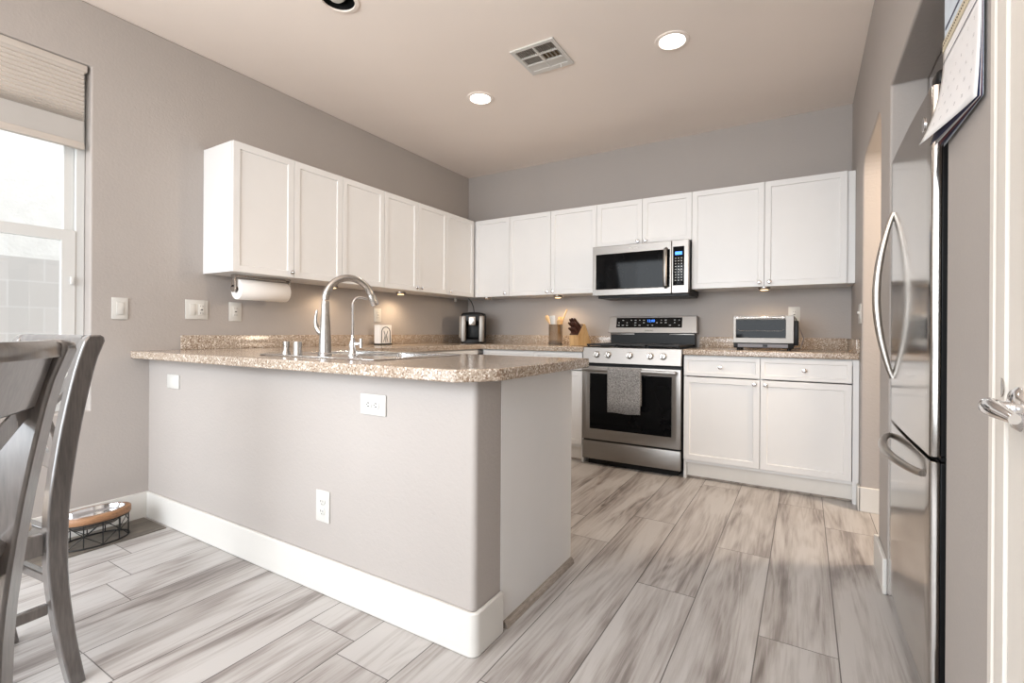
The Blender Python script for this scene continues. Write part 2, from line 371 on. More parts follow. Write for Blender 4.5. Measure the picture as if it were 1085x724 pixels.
# ---- window in the left wall
wf = MB(); xo, xi = -.125, -.07
def frame_rect(mb, y0, y1, z0, z1, w, xa, xb):
    mb.poly([(y0, z0), (y1, z0), (y1, z1), (y0, z1)], xa, xb, 'x', [[(y0+w, z0+w), (y1-w, z0+w), (y1-w, z1-w), (y0+w, z1-w)]])
frame_rect(wf, WY0+.001, WY1-.001, WZ0+.001, WZ1-.001, .035, xo, xi)
wroot = struct('window_1', wf, M['vinyl'], bev=.003, loc=(-.1, -4.04, WZ0))
u = MB(); frame_rect(u, WY0+.036, WY1-.036, 1.50, WZ1-.036, .04, -.118, -.096); obj('upper_sash', u, M['vinyl'], wroot, bev=.003)
u = MB(); frame_rect(u, WY0+.036, WY1-.036, WZ0+.036, 1.535, .055, -.094, -.066); ls = obj('lower_sash', u, M['vinyl'], wroot, bev=.003)
u = MB(); u.box(-.108, -.104, WY0+.06, WY1-.06, 1.52, WZ1-.06); obj('upper_pane', u, M['glass'], wroot)
u = MB(); u.box(-.082, -.078, WY0+.08, WY1-.08, WZ0+.08, 1.49); obj('lower_pane', u, M['glass'], wroot)
u = MB(); u.box(-.064, -.05, WY1-.06, WY1-.045, 1.26, 1.30, bev=.003); obj('sash_latch', u, M['vinyl'], wroot)
# outside: block wall, neighbouring house wall, ground
b = MB(); b.box(-2.2, -2.0, -9, 1.0, -.2, 1.545); b.box(-2.2, -2.0, -9, 1, 1.5452, 1.58); struct('wall_garden', b, M['block'], smooth=0)
b = MB(); b.box(-4.3, -4.1, -10, 3, -.2, 3.5); struct('wall_neighbour', b, M['stucco'], smooth=0)
b = MB(); b.box(-4.0, -.15, -10, 3, -.3, -.2); struct('ground', b, M['stucco'], smooth=0)
# ---- door casing and door at the right edge
b = MB()
def casing_strip(mb, y0, y1, z0, z1):
    mb.box(WX-.012, WX, y0, y1, z0, z1)
b.poly([(WX, -2.998), (WX-.009, -2.998), (WX-.014, -3.003), (WX-.014, -3.022), (WX-.011, -3.026), (WX-.013, -3.048), (WX-.016, -3.053), (WX-.016, -3.0855), (WX, -3.0855)], 0, 2.06, 'z')
b.poly([(-2.998, 2.0602), (-2.998, 2.15), (-3.955, 2.15), (-3.955, 2.0602)], WX-.016, WX, 'x')
b.box(WX-.016, WX, -3.955, -3.86, 0, 2.06)
tr = struct('trim_1', b, M['casing'], bev=.0015, smooth=0)
b = MB(); b.box(WX-.012, WX+.023, -3.857, -3.0885, .01, 2.05)
dr = struct('door_1', b, M['casing'], bev=.002, loc=(WX+.03, -3.45, .01))
hd = MB(); yy, zz = -3.142, .926; xf = WX-.012
hd.lathe([(.033, 0), (.033, .004), (.028, .010), (.014, .014)], (xf, yy, zz), (-1, 0, 0), 28)
hs = obj('lever_rose', hd, M['chrome'], dr)
hd = MB(); hd.cyl((xf-.012, yy, zz), (xf-.022, yy, zz), .0105)
hd.tube([(xf-.016, yy, zz), (xf-.026, yy, zz), (xf-.033, yy-.004, zz+.001), (xf-.038, yy-.014, zz+.003), (xf-.040, yy-.03, zz+.003), (xf-.038, yy-.06, zz+.001), (xf-.034, yy-.095, zz-.003)],
        [.0105, .0125, .0135, .0135, .0125, .0105, .007], 16)
obj('lever', hd, M['chrome'], dr)
hd = MB(); hd.poly([(-.0, -.015)]+[(-.011*math.sin(a*PI/12), -.015*math.cos(a*PI/12)) for a in range(1, 12)]+[(0, .015)], -.0015, .0015, 'z')
for v in hd.bm.verts: v.co = Vector((WX-.0175+v.co.z*.5, -3.078-v.co.x*-1.0, .952+v.co.y))
obj('strike_plate', hd, M['nickel'], tr)

# ---------------------------------------------------------------- cabinets
def shaker(mb, x0, x1, z0, z1, yb, th=.019, fr=.055, rec=.008):
    """door slab facing -y with a recessed flat panel"""
    vs = mb.box(x0, x1, yb-th, yb, z0, z1)
    ff = [f for f in set(f for v in vs for f in v.link_faces) if f.normal.y < -.9 or all(abs(v.co.y-(yb-th)) < 1e-6 for v in f.verts)]
    f = [q for q in ff if all(abs(v.co.y-(yb-th)) < 1e-6 for v in q.verts)][0]
    f.normal_update()
    bmesh.ops.inset_individual(mb.bm, faces=[f], thickness=fr, depth=0)
    bmesh.ops.inset_individual(mb.bm, faces=[f], thickness=.004, depth=0)
    for v in f.verts: v.co.y += rec
def knob(parent, x, y, z, axis=(0, -1, 0)):
    k = MB(); k.lathe([(.006, 0), (.005, .008), (.0055, .013), (.0125, .017), (.015, .022), (.0135, .027), (.007, .0295), (.0005, .030)], (x, y, z), axis, 16)
    return obj('knob', k, M['chrome'], parent, local=True)
def upper(label, loc, rot, w, h, doors, group='white shaker wall cabinets', depth=.305):
    t = thing('wall_cabinet', label, 'cabinet', loc, rot, group)
    c = MB(); c.box(.0005, w-.0005, -depth, -.0005, .0005, h); obj('body', c, M['cab'], t, local=True, bev=.001)
    for x0, x1, ks, kz in doors:
        d = MB(); shaker(d, x0+.0015, x1-.0015, .0, h-.001, -depth-.001, fr=min(.055, (x1-x0)*.17)); dd = obj('door', d, M['cab'], t, local=True, bev=.0012)
        if ks is not None: knob(dd, ks, -depth-.020, kz)
    return t
R90 = PI/2; ZB = 1.372; HU = .749
upper('white wall cabinet with one door above the paper towel roll', (0, -2.619, ZB), R90, .377, HU, [(0, .377, .352, .03)])
upper('white two-door wall cabinet behind the top of the arched kitchen faucet', (0, -2.242, ZB), R90, .753, HU, [(0, .366, .340, .03), (.366, .753, .392, .03)])
upper('white two-door wall cabinet above the napkin holder, next to the corner one', (0, -1.489, ZB), R90, .749, HU, [(0, .370, .345, .028), (.370, .749, .397, .028)])
upper('white one-door wall cabinet on the left wall at the room corner', (0, -.74, ZB), R90, .7395, HU, [(0, .405, .030, .028)])
upper('white one-door wall cabinet above the coffee maker on the back wall', (.306, 0, ZB), 0, .426, HU, [(.03, .426, .385, .028)])
upper('white two-door wall cabinet above the utensil crock and knife block', (.732, 0, ZB), 0, .876, HU, [(0, .437, .408, .028), (.437, .876, .466, .028)])
upper('short white two-door wall cabinet directly over the microwave', (1.608, 0, 1.752), 0, .783, ZB+HU-1.752, [(0, .396, .362, .025), (.396, .783, .424, .025)])
upper('large white two-door wall cabinet above the toaster oven', (2.391, 0, ZB), 0, 1.0425, HU, [(0, .502, .470, .03), (.502, .997, .536, .03)])

def base(name, label, loc, rot, w, depth, cols, back=.0, kick=.06, top=.878, fill=None):
    """cols: (x0,x1,drawer?,knob side)"""
    t = thing(name, label, 'cabinet', loc, rot, 'white shaker base cabinets')
    c = MB(); T = .018
    c.box(.0, T, -depth, 0, .0, top); c.box(w-T, w, -depth, 0, .0, top); c.box(T, w-T, -T, -.0, .1, top)
    c.box(T, w-T, -depth, -T, .115, .133); c.box(T, w-T, -depth, -depth+.018, top-.04, top)
    for x0, x1, dw, ks in cols:
        c.box(x0-.015 if x0 > .03 else x0+.001, x0+.015, -depth+.0005, -depth+.018, .133, top-.04)
    if fill: c.box(fill[0]+.0025, w, -depth-.012, -depth-.0005, 0, top)
    obj('body', c, M['cab'], t, local=True)
    k = MB(); k.box(T, w-T, -depth+kick-.02, -depth+kick, 0, .1149); obj('toe_kick', k, M['kick'], t, local=True)
    s = MB(); s.box(T, w-T, -depth+kick-.03, -depth+kick-.0205, 0, .014, bev=.004); obj('shoe_molding', s, M['shoe'], t, local=True)
    for x0, x1, dw, ks in cols:
        d = MB(); zt = .725 if dw else .868
        shaker(d, x0+.002, x1-.002, .138, zt, -depth-.001); dd = obj('door', d, M['cab'], t, local=True, bev=.0012)
        if ks is not None: knob(dd, ks, -depth-.020, .697)
        if dw:
            d = MB(); shaker(d, x0+.002, x1-.002, .733, .868, -depth-.001, fr=.036); dd = obj('drawer', d, M['cab'], t, local=True, bev=.0012)
            knob(dd, (x0+x1)/2, -depth-.020, .801)
    return t
base('base_cabinet', 'white base cabinet with two drawers and two doors under the toaster oven', (2.402, -.002, 0), 0, 1.030, .608, [(0, .491, 1, .458), (.491, .996, 1, .524)], fill=(.996, 1.03))
base('base_cabinet', 'white base cabinet left of the range, mostly behind the peninsula', (.64, -.002, 0), 0, .986, .608, [(.03, .537, 1, .5), (.537, .980, 1, .574)])
base('base_cabinet', 'white base cabinet along the left wall behind the sink', (.002, -2.13, 0), R90, 2.1, .600, [(.04, .50, 0, .46), (.50, .96, 0, .54), (.96, 1.46, 1, 1.42)])
pc = base('base_cabinet', 'white sink cabinet of the peninsula with a plain side panel', (2.232, -2.737, 0), PI, 1.58, .548, [(.03, .46, 1, .42), (.46, .87, 0, .83), (.87, 1.28, 0, .92)])
k = MB(); k.box(-.0085, -.0005, -.573, -.001, 0, .878); obj('side_panel', k, M['cab'], pc, local=True, bev=.001)
k = MB(); k.poly([(-.0087, 0), (-.026, 0), (-.024, .012), (-.017, .022), (-.0087, .026)], -.573, -.02, 'y'); obj('quarter_round', k, M['shoe'], pc, local=True, smooth=50)

# ---------------------------------------------------------------- counters
ZC0, ZC = .879, .919
ct = MB()
SX0, SX1, SY0, SY1 = .955, 1.685, -2.80, -2.30
ct.poly([(0, -2.974), (2.222, -2.974), (2.23, -2.972), (2.314, -2.860), (2.316, -2.852), (2.316, -2.145), (.64, -2.145), (.64, -.65), (1.629, -.65), (1.629, -.001), (.001, -.001), (.001, -2.974)][1:], ZC0, ZC, 'z',
        [[(SX0, SY0), (SX1, SY0), (SX1, SY1), (SX0, SY1)]])
co = tag(obj('countertop', ct, M['stone'], bev=.008, smooth=50, loc=(.4, -1.2, ZC0), seg=3), 'long speckled tan stone countertop from peninsula round the corner to the range', 'countertop')
k = MB(); k.box(.001, .021, -2.738, -.022, ZC, 1.003, bev=.002); k.box(.001, 1.629, -.021, -.001, ZC, 1.003, bev=.002); obj('backsplash', k, M['stone'], co)
ct = MB(); ct.box(2.398, WX-.001, -.65, -.001, ZC0, ZC)
c2 = tag(obj('countertop', ct, M['stone'], bev=.008, smooth=50, loc=(2.9, -.3, ZC0), seg=3), 'short speckled tan stone countertop under the toaster oven', 'countertop')
k = MB(); k.box(2.398, WX-.0215, -.021, -.001, ZC, 1.003, bev=.002); k.box(WX-.021, WX-.001, -.64, -.001, ZC, 1.003, bev=.002); obj('backsplash', k, M['stone'], c2)

# ---- sink
sk = thing('sink', 'stainless drop-in double sink set in the peninsula countertop', 'sink', (1.32, -2.55, ZC))
k = MB(); RZ = ZC+.0005
k.poly([(.938, -2.822), (1.702, -2.822), (1.702, -2.278), (.938, -2.278)], RZ, RZ+.006, 'z', [[(.975, -2.64), (1.30, -2.64), (1.30, -2.315), (.975, -2.315)], [(1.34, -2.64), (1.665, -2.64), (1.665, -2.315), (1.34, -2.315)]])
obj('rim', k, M['sink'], sk, bev=.003)
for xa, xb in ((.975, 1.30), (1.34, 1.665)):
    k = MB(); x0, x1, y0, y1, zb = xa-.004, xb+.004, -2.644, -2.311, .74
    def rr(x0, x1, y0, y1, z, r=.04, n=4):
        q = []
        for cx_, cy_, a0 in ((x1-r, y1-r, 0), (x0+r, y1-r, 90), (x0+r, y0+r, 180), (x1-r, y0+r, 270)):
            for i in range(n+1): a = math.radians(a0+90*i/n); q.append((cx_+r*math.cos(a), cy_+r*math.sin(a), z))
        return q
    k.sweep([rr(x0, x1, y0, y1, RZ+.003), rr(x0+.004, x1-.004, y0+.004, y1-.004, zb+.02), rr(x0+.02, x1-.02, y0+.02, y1-.02, zb), rr((x0+x1)/2-.045, (x0+x1)/2+.045, (y0+y1)/2-.045, (y0+y1)/2+.045, zb)], cap=False)
    ob_ = obj('basin', k, M['sink'], sk, smooth=60)
    k = MB(); k.lathe([(.045, 0), (.044, .003), (.03, .001), (.0, .0005)], ((x0+x1)/2, (y0+y1)/2, zb), seg=20, cap=False); obj('drain', k, M['chrome'], sk)
DZ = RZ+.0065
# ---- main faucet
fa = thing('kitchen_faucet', 'tall brushed nickel gooseneck faucet with side lever', 'faucet', (1.25, -2.70, DZ))
k = MB(); bx, by = 1.25, -2.70
k.lathe([(.031, 0), (.031, .004), (.0275, .008), (.0265, .05), (.022, .13), (.0185, .19), (.0168, .245)], (bx, by, DZ), seg=24); obj('base', k, M['nickel'], fa)
dirv = Vector((.085, .22, 0)).normalized(); span = .216; rad = span/2; zc = 1.176
pts = []; rs = []
for i in range(0, 17):
    a = PI*i/16*.90
    p = Vector((bx, by, zc))+dirv*(rad-rad*math.cos(a))+Vector((0, 0, rad*math.sin(a))); pts.append(p); rs.append(.0163)
k = MB(); k.tube(pts, rs, 16); obj('spout', k, M['nickel'], fa)
tgt = (pts[-1]-pts[-2]).normalized(); p0 = pts[-1]
k = MB(); k.lathe([(.0166, 0), (.0185, .012), (.0195, .045), (.0175, .056), (.006, .057)], p0-tgt*.002, tgt, 18); obj('spray_head', k, M['nickel'], fa)
k = MB(); side = Vector((-.96, -.28, 0)); q = Vector((bx, by, 0))
k.tube([q+side*.015+Vector((0, 0, z1)) for z1 in (1.02,)]+[q+side*.034+Vector((0, 0, 1.035)), q+side*.046+Vector((0, 0, 1.052)), q+side*.052+Vector((0, 0, 1.075)), q+side*.050+Vector((0, 0, 1.10)), q+side*.044+Vector((0, 0, 1.128))],
       [.014, .014, .011, .0075, .006, .005], 12); obj('lever', k, M['nickel'], fa)
# ---- filter faucet
ff = thing('filter_faucet', 'small chrome drinking water faucet beside the tall one', 'faucet', (1.417, -2.685, DZ))
fx, fy = 1.417, -2.685
k = MB(); k.lathe([(.021, 0), (.021, .004), (.015, .010), (.013, .03), (.016, .045), (.012, .062), (.008, .07), (.006, .09)], (fx, fy, DZ), seg=18); obj('base', k, M['chrome'], ff)
k = MB(); z0 = DZ+.085; d2 = Vector((.25, .95, 0)).normalized(); pp = [Vector((fx, fy, z0)), Vector((fx, fy, 1.10)), Vector((fx, fy, 1.15))]
pp += [Vector((fx, fy, 1.15))+d2*(.035-.035*math.cos(a))+Vector((0, 0, .035*math.sin(a))) for a in [i*PI/12*.9 for i in range(1, 9)]]
pp.append(pp[-1]+d2*.02+Vector((0, 0, -.004))); k.tube(pp, .0055, 10); obj('spout', k, M['chrome'], ff)
k = MB(); k.cyl((fx, fy, DZ+.05), (fx+.04, fy+.012, DZ+.055), .006); k.cyl((fx+.04, fy+.012, DZ+.035), (fx+.04, fy+.012, DZ+.075), .006); obj('lever', k, M['chrome'], ff)
def capcyl(name, label, cat, x, y, prof):
    k = MB(); k.lathe(prof, (x, y, DZ), seg=20); return tag(obj(name, k, M['nickel'], loc=(x, y, DZ)), label, cat)
capcyl('soap_dispenser', 'short flared metal cap on the sink deck, farther from the tall faucet', 'sink fitting', 1.075, -2.775, [(.019, 0), (.0185, .006), (.012, .02), (.0125, .035), (.015, .052), (.0145, .058), (.001, .059)])
capcyl('air_gap', 'short straight metal cylinder on the sink deck, nearer the tall faucet', 'sink fitting', 1.145, -2.765, [(.020, 0), (.0195, .004), (.0185, .006), (.0185, .05), (.0165, .058), (.001, .0585)])

# ---------------------------------------------------------------- range
RX0, RX1 = 1.634, 2.392; xm = (RX0+RX1)/2
rg = thing('gas_range', 'stainless steel freestanding gas range with black oven window', 'range', (xm, -.34, 0))
k = MB(); k.box(RX0+.002, RX1-.002, -.628, -.015, .045, .903); k.box(RX0+.03, RX1-.03, -.60, -.05, .0, .045); obj('body', k, M['black'], rg)
k = MB(); k.box(RX0+.002, RX1-.002, -.660, -.629, .052, .192, bev=.004); obj('drawer', k, M['steel'], rg)
k = MB(); vs = k.box(RX0+.002, RX1-.002, -.668, -.629, .206, .772)
f = [q for q in k.bm.faces if all(abs(v.co.y+.668) < 1e-5 for v in q.verts)][0]
f.normal_update(); bmesh.ops.inset_individual(k.bm, faces=[f], thickness=.028, depth=0)
for v in f.verts: v.co.y -= .006
bmesh.ops.inset_individual(k.bm, faces=[f], thickness=.040, depth=0)
zs = sorted(set(round(v.co.z, 4) for v in f.verts))
for v in f.verts:
    v.co.y += .012
    v.co.z = .293 if v.co.z < .5 else .712
od = obj('oven_door', k, M['steel'], rg, bev=.001)
k = MB(); k.box(1.700, 2.326, -.667, -.661, .288, .718); obj('oven_window', k, M['glassblk'], od)
k = MB(); n = 12
k.box(1.655, 2.371, -.728, -.712, .738, .764, bev=.007, seg=3)
for xx in (1.675, 2.351): k.box(xx-.014, xx+.014, -.714, -.668, .742, .760, bev=.004)
obj('handle', k, M['steel'], od)
k = MB(); k.poly([(-.664, .797), (-.628, .797), (-.628, .918), (-.642, .918)], RX0, RX1, 'x'); cp = obj('control_panel', k, M['steel'], rg, bev=.003)
tl = Vector((0, -.9838, .179))
for kx in (1.751, 1.843, 2.013, 2.169, 2.263):
    k = MB(); c0 = Vector((kx, -.652, .862)); k.lathe([(.026, 0), (.026, .006), (.0225, .008), (.0215, .026), (.019, .030), (.0, .031)], c0, tl, 24)
    k.box(kx-.0045, kx+.0045, -.696, -.675, .847, .885, bev=.002); obj('knob', k, M['nickel'], cp)
k = MB(); k.box(RX0, RX1, -.640, -.10, .904, .922, bev=.003); obj('cooktop', k, M['black'], rg)
for gi, (gx0, gx1) in enumerate(((RX0+.02, RX0+.262), (RX0+.266, RX1-.266), (RX1-.262, RX1-.02))):
    k = MB(); gz = .945
    for yy in (-.62, -.50, -.37, -.24, -.125): k.box(gx0, gx1, yy-.006, yy+.006, gz-.012, gz, bev=.002)
    for xx in (gx0+.006, (gx0+gx1)/2, gx1-.006): k.box(xx-.006, xx+.006, -.626, -.12, gz-.014, gz-.001, bev=.002)
    for xx in (gx0+.01, gx1-.01):
        for yy in (-.61, -.13): k.box(xx-.006, xx+.006, yy-.006, yy+.006, .9225, gz-.002)
    obj('grate', k, M['iron'], rg)
for bx_, by_, br in ((RX0+.14, -.50, .045), (RX0+.14, -.24, .04), (xm, -.37, .05), (RX1-.14, -.50, .045), (RX1-.14, -.24, .035)):
    k = MB(); k.lathe([(br, 0), (br, .006), (br*.7, .010), (0, .011)], (bx_, by_, .9222), seg=20); obj('burner', k, M['iron'], rg)
k = MB(); k.box(RX0+.02, RX1-.02, -.085, -.015, .904, 1.030); obj('vent_riser', k, M['black'], rg)
for a, c in ((1.66, 1.87), (2.17, 2.37)):
    k = MB(); k.box(a, c, -.094, -.0855, 1.018, 1.0255, bev=.001); obj('vent_slot', k, M['steel'], rg)
k = MB(); k.poly([(-.105, 1.031), (-.015, 1.031), (-.015, 1.175), (-.075, 1.175)], RX0+.006, RX1-.006, 'x')
for v in k.bm.verts:
    if v.co.z < 1.1: v.co.x += (-.008 if v.co.x < xm else .008)
bgd = obj('backguard', k, M['steel'], rg, bev=.004)
def bgp(x, z, off=.002):
    t_ = (z-1.031)/.144; return (x, -.105+.03*t_-off, z)
k = MB(); q = [bgp(1.706, 1.078, .0), bgp(2.272, 1.078, .0), bgp(2.272, 1.164, .0), bgp(1.706, 1.164, .0)]
vv = [k.bm.verts.new(Vector(p)+Vector((0, -.0015, 0))) for p in q]; v2 = [k.bm.verts.new(Vector(p)+Vector((0, .002, 0))) for p in q]
k.bm.faces.new(vv); k.bm.faces.new(v2[::-1])
for i in range(4): k.bm.faces.new((vv[i], v2[i], v2[(i+1) % 4], vv[(i+1) % 4]))
bmesh.ops.recalc_face_normals(k.bm, faces=k.bm.faces); dp = obj('display', k, M['glassblk'], bgd)
tm = text_mb('12:00', .030, lambda x, y: bgp(2.012+x, 1.135+y, .0025)); obj('clock_digits', tm, M['blue'], dp, smooth=0)
rnd = random.Random(5)
for zz_ in (1.098, 1.12, 1.142):
    for i in range(15):
        xx = 1.73+i*.037
        if (abs(xx-2.01) < .05 and zz_ > 1.11) or rnd.random() < .3: continue
        ic = MB(); w = rnd.uniform(.004, .009); p = bgp(xx, zz_, .0022); vs = [ic.bm.verts.new((p[0]+a*w, p[1], p[2]+c*.0028)) for a, c in ((-1, -1), (1, -1), (1, 1), (-1, 1))]; ic.bm.faces.new(vs); obj('touch_icon', ic, M['icon'], dp, smooth=0)
tm = text_mb('SAMSUNG', .016, lambda x, y: bgp(2.0+x, 1.052+y, .0006)); obj('maker_mark', tm, M['slot'], bgd, smooth=0)
# towel over the handle
k = MB(); fr = []; NX = 22
def tx(i): return 1.868+.252*i/NX
prof = [(-.7325, .436), (-.7335, .52), (-.7330, .62), (-.7335, .70), (-.7345, .755), (-.731, .768), (-.720, .7715), (-.709, .768), (-.7055, .755), (-.7030, .70), (-.7015, .60), (-.7010, .50)]
outer = []
for j, (py, pz) in enumerate(prof):
    row = []
    for i in range(NX+1):
        wv = .003*math.sin(i*.9+j*.2)*max(0, (.76-pz))*3
        row.append((tx(i)+(.004*(.76-pz) if i == 0 else 0), py-abs(wv) if j < 5 else py+wv*.3, pz+(.003*math.sin(i*.35) if j == 0 else 0)))
    outer.append(row)
V = [[k.bm.verts.new(p) for p in row] for row in outer]
for a in range(len(V)-1):
    for i in range(NX): k.bm.faces.new((V[a][i], V[a][i+1], V[a+1][i+1], V[a+1][i]))
tw = obj('dish_towel', k, M['towel'], loc=(1.99, -.72, .45), smooth=60); sm = tw.modifiers.new('th', 'SOLIDIFY'); sm.thickness = .0035; sm.offset = 0
tag(tw, 'grey terry towel hanging over the oven door handle', 'towel')

# ---------------------------------------------------------------- microwave
mw = thing('microwave', 'stainless over-the-range microwave with black glass door', 'microwave', (2.0, -.2, 1.335))
MX0, MX1, MZ0, MZ1 = 1.616, 2.389, 1.337, 1.742
k = MB(); k.box(MX0+.004, MX1-.004, -.385, -.002, MZ0, MZ1); k.box(MX0+.03, MX1-.004, -.37, -.06, 1.318, MZ0); obj('body', k, M['black'], mw, bev=.003)
k = MB(); k.poly([(MX0, MZ0), (2.262, MZ0), (2.262, MZ1), (MX0, MZ1)], -.425, -.386, 'y', [[(1.646, 1.388), (2.25, 1.388), (2.25, 1.675), (1.646, 1.675)]])
md = obj('door', k, M['steel'], mw, bev=.003)
k = MB(); k.box(1.646, 2.25, -.423, -.40, 1.388, 1.675); obj('door_glass', k, M['glassblk'], md)
k = MB(); k.tube([(2.222, -.426, 1.682), (2.222, -.450, 1.668), (2.222, -.462, 1.60), (2.222, -.464, 1.53), (2.222, -.462, 1.46), (2.222, -.450, 1.398), (2.222, -.426, 1.384)], .011, 12)
for v in k.bm.verts: v.co.x = 2.222+(v.co.x-2.222)*1.35
obj('handle', k, M['steel'], md)
def swirl(cx, cz, y):
    s_ = MB(); s_.tube([(cx+.020*math.cos(a)*(1-.03*i), y, cz+.007*math.sin(a)) for i, a in enumerate([j*PI/6 for j in range(10)])], .0012, 6); return s_
k = swirl(1.955, 1.712, -.4255); join_mb(k, text_mb('Whirlpool', .017, lambda x, y: (1.962+x, -.4262, 1.709+y))); obj('maker_mark', k, M['plate'], md, smooth=0)
k = MB(); k.poly([(2.2645, MZ0), (MX1, MZ0), (MX1, MZ1), (2.2645, MZ1)], -.425, -.386, 'y'); mp = obj('control_panel', k, M['steel'], mw, bev=.003)
k = MB(); k.box(2.274, 2.358, -.4275, -.4255, 1.396, 1.692, bev=.0008); kp = obj('keypad', k, M['glassblk'], mp)
k = MB(); k.box(2.290, 2.342, -.4285, -.4277, 1.628, 1.652); obj('clock_display', k, M['blue'], kp)
for r_ in range(9):
    for c_ in range(3):
        cx_ = 2.294+c_*.022; cz_ = 1.602-r_*.021; k = MB(); k.box(cx_-.005, cx_+.005, -.4283, -.4277, cz_-.0028, cz_+.0028); obj('key', k, M['icon'], kp, smooth=0)

# ---------------------------------------------------------------- refrigerator
FY0, FY1 = -2.507, -1.835
fg = thing('refrigerator', 'stainless bottom-freezer refrigerator in the right wall alcove', 'refrigerator', (3.8, -2.17, 0))
k = MB(); k.box(3.475, 4.15, FY0+.004, FY1-.004, .03, 1.672); k.box(3.50, 4.1, FY0+.03, FY1-.03, 0, .03); obj('body', k, M['black'], fg, bev=.004)
def fdoor(z0, z1):
    k = MB(); n = 14; pts = []
    for i in range(n+1):
        t_ = i/n; y = FY0+.012+(FY1-FY0-.024)*t_; pts.append((3.430-.004*math.sin(PI*t_), y))
    out = [(3.452, FY1), (3.438, FY1)]+[(3.432, FY1-.004)]+pts[::-1]+[(3.432, FY0+.004), (3.438, FY0), (3.452, FY0)]
    k.poly(out, z0, z1, 'z'); k.mi = 1; k.box(3.4522, 3.4745, FY0+.002, FY1-.002, z0+.003, z1-.003); return k
fd = obj('refrigerator_door', fdoor(.715, 1.690), [M['steelv'], M['black']], fg, bev=.002, smooth=40)
fz = obj('freezer_drawer', fdoor(.075, .703), [M['steelv'], M['black']], fg, bev=.002, smooth=40)
k = MB(); k.box(3.455, 3.475, FY0+.01, FY1-.01, .7035, .7145); obj('gasket', k, M['black'], fg)
k = MB(); pts = []; n = 22
for i in range(n+1):
    t_ = i/n; pts.append((3.428-.050*math.sin(PI*t_)**.85, -1.905, .873+.612*t_))
k.tube(pts, [.009+.0045*math.sin(PI*i/n) for i in range(n+1)], 12); obj('handle', k, M['pull'], fd)
k = MB(); pts = []
for i in range(n+1):
    t_ = i/n; pts.append((3.428-.050*math.sin(PI*t_)**.7, -1.86-.57*t_, .652))
k.tube(pts, [.010+.0035*math.sin(PI*i/n) for i in range(n+1)], 12); obj('handle', k, M['pull'], fz)
k = MB(); k.lathe([(.020, 0), (.020, .002), (.016, .003), (0, .003)], (3.4285, -2.42, 1.617), (-1, 0, 0), 20); obj('badge', k, M['chrome'], fd)
k = MB(); k.box(3.44, 3.55, FY0+.01, FY0+.07, 1.6905, 1.735, bev=.014, seg=3); obj('hinge_cover', k, M['black'], fg)

# ---------------------------------------------------------------- counter-top things
# napkin holder
nx0, nx1, ny0, ny1 = .065, .130, -1.353, -1.222
nh = thing('napkin_holder', 'white square napkin holder with a black arched cutlery emblem', 'napkin holder', ((nx0+nx1)/2, (ny0+ny1)/2, ZC))
k = MB(); k.box(nx0, nx1, ny0, ny1, ZC+.012, 1.085, bev=.004); obj('box', k, M['paper'], nh)
k = MB(); k.box(nx0-.002, nx1+.002, ny0-.002, ny1+.002, ZC, ZC+.0119, bev=.003); obj('base', k, M['black'], nh)
k = MB(); yc = (ny0+ny1)/2; ar = [(nx1+.001, yc-.046, .935)]+[(nx1+.001, yc-.046*math.cos(a), 1.022+.046*math.sin(a)) for a in [i*PI/14 for i in range(15)]]+[(nx1+.001, yc+.046, .935)]
k.tube(ar, .0032, 8)
for yy in (-.017, .017):
    k.tube([(nx1+.001, yc+yy*1.3, .945), (nx1+.001, yc+yy*.4, 1.0), (nx1+.001, yc+yy*1.2, 1.035)], .0022, 8)
k.tube([(nx1+.001, yc, .94), (nx1+.001, yc, .99)], .0022, 8)
obj('emblem', k, M['wirebl'], nh)
# coffee maker (turned to the room)
cm = thing('coffee_maker', 'black and silver single-cup coffee maker in the counter corner', 'coffee maker', (.30, -.30, ZC), math.radians(30))
k = MB(); k.box(-.115, .115, -.10, .14, 0, .045, bev=.015, seg=3); k.box(-.115, .115, .0, .14, .04, .285, bev=.02, seg=3); k.box(-.112, .112, -.12, .13, .20, .298, bev=.025, seg=4)
obj('body', k, M['black'], cm, local=True)
k = MB(); k.sphere((0, .0, .285), .12, (.98, 1.0, .20), 24, 12); obj('lid', k, M['black'], cm, local=True)
for sx in (-1, 1):
    k = MB(); k.box(sx*.088-.026, sx*.088+.026, -.126, -.06, .012, .27, bev=.010, seg=3); obj('side_panel', k, M['steel2'], cm, local=True)
k = MB(); k.box(-.034, .034, -.142, -.115, .175, .262, bev=.008); obj('brew_head', k, M['nickel'], cm, local=True)
k = MB(); k.box(-.075, .075, -.150, -.05, .0, .022, bev=.006); obj('drip_tray', k, M['black'], cm, local=True)
k = MB(); k.box(-.140, -.116, -.03, .12, .05, .270, bev=.008); obj('water_tank', k, M['dim'], cm, local=True)
k = MB(); k.tube([(.0, .03, .30), (-.01, .05, .36), (-.03, .06, .41), (-.06, .06, .448)], .004, 8); obj('cord', k, M['black'], cm, local=True)
